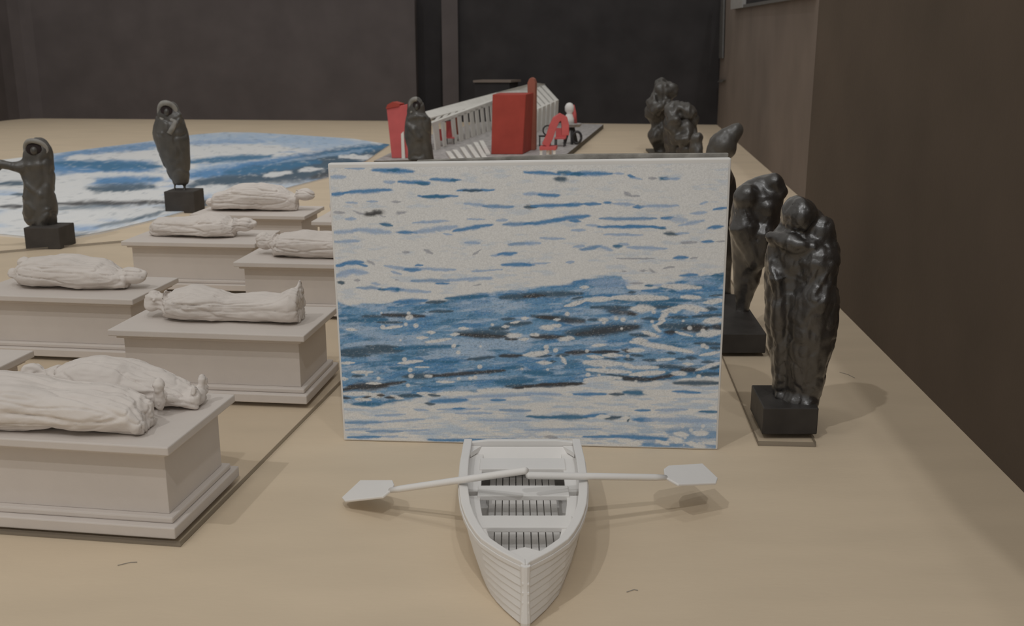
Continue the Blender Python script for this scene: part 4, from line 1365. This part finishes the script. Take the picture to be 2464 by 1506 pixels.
b = MB()   # dark lining behind the boards so that the joints read dark
q = [onr(1278, 320, -.06), onr(1344, 302, -.06), onr(1344, 242, -.06), onr(1278, 270, -.06)]
for p in q[:2]:
    p[2] = ZF
b.prism(q, [p - RN * .02 for p in q])
part('lining', b, M['dark'], pav, label='black lining behind the wall boards')
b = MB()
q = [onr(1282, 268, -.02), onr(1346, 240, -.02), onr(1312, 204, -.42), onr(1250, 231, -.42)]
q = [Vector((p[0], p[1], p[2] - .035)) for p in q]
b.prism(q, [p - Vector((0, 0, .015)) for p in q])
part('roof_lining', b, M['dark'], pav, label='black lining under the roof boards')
b = MB()   # ridge cap running back to the boarded part
q = [gy(1194, 223, 13.0), gy(1194, 243, 13.0), onr(1276, 222, -0.44), onr(1312, 202, -0.44), onr(1286, 199, -0.44)]
b.prism(q, [p + Vector((0, .03, 0)) for p in q])
part('ridge_cap', b, M['ivory'], pav)
b = MB()   # far gable wall, seen pale between the columns
q = [gy(1200, 312, 13.9), gy(1290, 306, 13.9), gy(1292, 232, 13.9), gy(1200, 250, 13.9)]
for p in q[:2]:
    p[2] = ZF
b.prism(q, [p + Vector((0, .05, 0)) for p in q])
part('end_wall', b, M['ivory'], pav)
b = MB()
b.bar(gz(1280, 352, ZF) , gz(1280, 352, ZF) + Vector((0, 0, .17)), .05, .05)
part('post', b, M['ivory'], pav)

# red blocks
Yr = 9.75
rb = thing('red_block', 'large red card block with a taller round topped post, in front of the pavilion', 'block', (gy(1230, 385, Yr)[0], Yr, 0))
xA, xB = gy(1184, 300, Yr)[0], gy(1263, 300, Yr)[0]
ztop = gy(1225, 227, Yr)[2]
b = MB()
yb2 = Yr + 0.42
b.prism([(xA - .01, Yr, 0.056), (xB - .02, Yr, 0.056), (gy(1283, 300, yb2)[0] - .02, yb2, 0.056), (xA + .06, yb2, 0.056)],
        [(xA + .005, Yr, ztop), (xB + .01, Yr, ztop), (gy(1283, 300, yb2)[0], yb2, ztop), (xA + .07, yb2, ztop)])
part('body', b, M['red'], rb, bevel=.006)
b = MB()
pr = [gy(x, y, yb2) for x, y in ((1269, 240), (1288, 240), (1288, 200), (1285, 190), (1279, 186), (1273, 190), (1269, 200))]
pr = [Vector((p[0], p[1], p[2])) for p in pr]
pr[0][2] = pr[1][2] = 0.056
b.prism(pr, [p + Vector((.02, .10, 0)) for p in pr])
part('gable_post', b, M['red_dark'], rb, bevel=.006, label='brownish red post with a rounded top')
Yr = 9.4
rc = thing('red_block', 'narrow red folded card column left of the dark hooded statuette', 'block', (gy(960, 390, Yr)[0], Yr, 0))
b = MB()
q = [gy(943, 400, Yr), gy(986, 400, Yr), gy(981, 250, Yr), (gy(930, 262, Yr))]
q[0][2] = q[1][2] = 0.056
b.prism(q, [p + Vector((.05, .22, 0)) for p in q])
part('body', b, M['pink'], rc, bevel=.005)
b = MB()
q = [gy(928, 262, Yr - .01), gy(960, 256, Yr - .01), gy(962, 250, Yr - .01), gy(944, 245, Yr - .01), gy(932, 252, Yr - .01)]
b.prism(q, [p + Vector((.03, .12, 0)) for p in q])
part('folded_flap', b, M['red'], rc)
b = MB()
q = [gy(967, 398, Yr - .03), gy(975, 398, Yr - .03), gy(971, 316, Yr - .03), gy(965, 322, Yr - .03)]
q[0][2] = q[1][2] = 0.056
b.prism(q, [p + Vector((0, .025, 0)) for p in q])
part('white_strip', b, M['ivory'], rc, label='white strip of card')


def chair(label, px, py, Y_, w, m, rz, lean=0.0, hback=0.2):
    o0 = gz(px, py, ZF)
    t = thing('toy_chair', label, 'chair', o0, 'little red chairs in and around the pavilion', rz)
    hs = w * 0.75
    b = MB(); b.box((0, 0, hs), (w, w, w * .12))
    part('seat', b, m, t, local=True)
    b = MB(); b.box((0, w * .46, hs + hback / 2), (w, w * .10, hback), tilt=('X', -lean))
    part('backrest', b, m, t, local=True)
    for sx in (-1, 1):
        for sy in (-1, 1):
            b = MB(); b.box((sx * w * .42, sy * w * .42, hs / 2 - .003), (w * .10, w * .10, hs - .006))
            part('leg', b, M['dark'], t, local=True)
    return t


chair('small red chair seen between the first columns of the pavilion', 1064, 350, 0, .075, M['pink'], 0.1, 0, .11)
chair('second small red chair deeper inside, between the next two columns', 1084, 346, 0, .085, M['pink'], 0.1, 0, .17)
chair('dark red chair farthest inside the pavilion, behind the middle columns', 1102, 337, 0, .09, M['red_dark'], 0.1, 0, .19)
# bent red chair right of the pavilion
o0 = gz(1325, 384, ZF)
t = thing('toy_chair', 'pinkish red chair with an arched back, right of the large red block', 'chair', o0, None)
Yc = o0[1]
seat = [gy(1298, 360, Yc), gy(1335, 359, Yc), gy(1341, 349, Yc), gy(1305, 350, Yc)]
b = MB()
zs = gy(1318, 356, Yc)[2]
xs0, xs1 = gy(1298, 360, Yc)[0], gy(1338, 360, Yc)[0]
b.slab([(xs0, Yc), (xs1, Yc), (xs1 + .02, Yc + .16), (xs0 + .02, Yc + .16)], zs - .02, zs + .012)
part('seat', b, M['pink'], t, bevel=.004)
b = MB()
arch = [(1312, 350), (1322, 330), (1330, 305), (1338, 288), (1348, 281), (1357, 286), (1360, 300), (1360, 325)]
ap = [gy(x, y, Yc + .06) for x, y in arch]
n_ = len(ap)
rings = []
for i, p in enumerate(ap):
    dd_ = (ap[min(i + 1, n_ - 1)] - ap[max(i - 1, 0)]).normalized()
    sn = Vector((-dd_[2], 0, dd_[0])) * .033
    rings.append([p + sn + Vector((0, -.04, 0)), p + sn + Vector((0, .05, 0)), p - sn + Vector((0, .05, 0)), p - sn + Vector((0, -.04, 0))])
b.rings(rings)
part('backrest', b, M['pink'], t, bevel=.004)
for (xa_, ya_) in ((1302, 0), (1318, 0.02), (1334, 0.0), (1326, .12)):
    b = MB()
    p = gy(xa_, 362, Yc)
    b.bar((p[0], Yc + .02 + ya_, ZF), (p[0], Yc + .02 + ya_, zs - .02), .022, .022)
    part('leg', b, M['ivory'], t)
# second red seat just behind
t2 = chair('low red chair tucked behind the arched one', 1348, 352, 0, .11, M['pink'], -0.2, 0, .10)
# round dark table with a white bust
o0 = gz(1374, 346, ZF)
tt = thing('round_table', 'small dark table with a grey top at the right end of the slab', 'table', o0)
Yt = o0[1]
zt_ = gy(1374, 298, Yt)[2]
b = MB()
b.loft([(o0[0], Yt, zt_ - .03, .09, .09), (o0[0], Yt, zt_, .115, .115), (o0[0], Yt, zt_ + .005, .11, .11)], 20)
part('table_top', b, M['grey_slab'], tt)
for i in range(3):
    a = 0.6 + i * 2.09
    b = MB()
    b.bar((o0[0] + .02 * math.cos(a), Yt + .02 * math.sin(a), zt_ - .03), (o0[0] + .075 * math.cos(a), Yt + .075 * math.sin(a), ZF), .026, .026)
    part('leg', b, M['dark'], tt)
b = MB()
ring = [(o0[0] + .055 + .045 * math.cos(u), Yt - .11, ZF + .075 + .06 * math.sin(u)) for u in np.linspace(0, 2 * math.pi, 20)]
b.tube(ring, .013, 8, 1, (0, 1, 0))
wheel = tag(link('wire_hoop', b.mesh('wire_hoop', (0, 0, 0), [M['dark']], True)), 'little black hoop leaning by the dark round table', 'hoop')
bu = thing('white_bust', 'white bust with a red back standing on the small dark table', 'bust', Vector((o0[0] - .01, Yt, zt_ + .005)))
b = MB()
pb = Vector((o0[0] - .022, Yt, zt_ + .005))
b.loft([(pb[0], pb[1], pb[2], .055, .05), (pb[0], pb[1], pb[2] + .05, .05, .045), (pb[0], pb[1], pb[2] + .09, .036, .034), (pb[0] + .002, pb[1], pb[2] + .105, .028, .028), (pb[0], pb[1], pb[2] + .13, .046, .044), (pb[0], pb[1], pb[2] + .175, .048, .046), (pb[0], pb[1], pb[2] + .205, .03, .03), (pb[0], pb[1], pb[2] + .214, .01, .01)], 18)
part('figure', b, M['paper'], bu, smooth=True)
b = MB()
b.loft([(pb[0] + .05, pb[1] + .02, pb[2], .035, .035), (pb[0] + .048, pb[1] + .02, pb[2] + .10, .028, .03), (pb[0] + .04, pb[1] + .02, pb[2] + .19, .014, .018)], 14)
part('cloak', b, M['pink'], bu, smooth=True, label='red cloak on the back of the bust')
# little black wire chair
o0 = gz(1318, 350, ZF)
wc = thing('wire_chair', 'tiny black wire chair against the boarded pavilion wall', 'chair', o0)
wz = ZF
p0 = o0
b = MB(); b.tube([(p0[0] + .05 * math.cos(u), p0[1], wz + .155 + .05 * math.sin(u)) for u in np.linspace(0, 2 * math.pi, 16)], .008, 6, 1, (0, 1, 0))
part('backrest', b, M['dark'], wc)
b = MB(); b.box((p0[0] - .03, p0[1] - .04, wz + .10), (.13, .10, .012))
part('seat', b, M['dark'], wc)
for dx_, dy_ in ((-.085, -.08), (.025, -.08), (-.085, 0), (.025, 0)):
    b = MB(); b.bar((p0[0] + dx_, p0[1] + dy_, wz), (p0[0] + dx_, p0[1] + dy_, wz + .094), .012, .012)
    part('leg', b, M['dark'], wc)

# dark box standing against the back wall
Yb = 14.45
bx = thing('black_box', 'black box with a dull grey top against the back wall, behind the pavilion', 'box', gz(1198, 310))
xa_, xb_ = gy(1142, 195, Yb)[0], gy(1226, 195, Yb)[0]
zt_ = gy(1190, 193, Yb)[2]
b = MB()
b.prism([(xa_, Yb, 0), (xb_, Yb, 0), (xb_ + .12, Yb + .35, 0), (xa_ + .12, Yb + .35, 0)], [(xa_, Yb, zt_ - .03), (xb_, Yb, zt_ - .03), (xb_ + .12, Yb + .35, zt_ - .03), (xa_ + .12, Yb + .35, zt_ - .03)])
part('body', b, M['wall_dark'], bx)
b = MB()
b.prism([(xa_ - .02, Yb - .02, zt_ - .03), (xb_ + .02, Yb - .02, zt_ - .03), (xb_ + .16, Yb + .37, zt_ - .03), (xa_ + .1, Yb + .37, zt_ - .03)],
        [(xa_ - .02, Yb - .02, zt_), (xb_ + .02, Yb - .02, zt_), (xb_ + .16, Yb + .37, zt_), (xa_ + .1, Yb + .37, zt_)])
part('lid', b, M['wall_side'], bx)

# a few stray fibres on the plywood
for (xa_, ya_, xb_, yb_) in ((2020, 895, 2057, 909), (283, 1360, 330, 1352), (1508, 1424, 1535, 1420)):
    a, c = gz(xa_, ya_, .0015), gz(xb_, yb_, .0015)
    mid_ = (a + c) / 2 + Vector((.004, .006, 0))
    b = MB()
    b.tube([a, mid_, c], .0007, 5)
    lab = {2020: 'fine dark fibre on the plywood right of the front statuette', 283: 'curled fibre on the plywood in front of the nearest tomb', 1508: 'pale fibre on the plywood right of the boat bow'}[xa_]
    tag(link('stray_fibre', b.mesh('stray_fibre', (0, 0, 0), [M['core']])), lab, 'fibre')

for o in list(bpy.data.objects):
    if '_o' in o.keys():
        del o['_o']
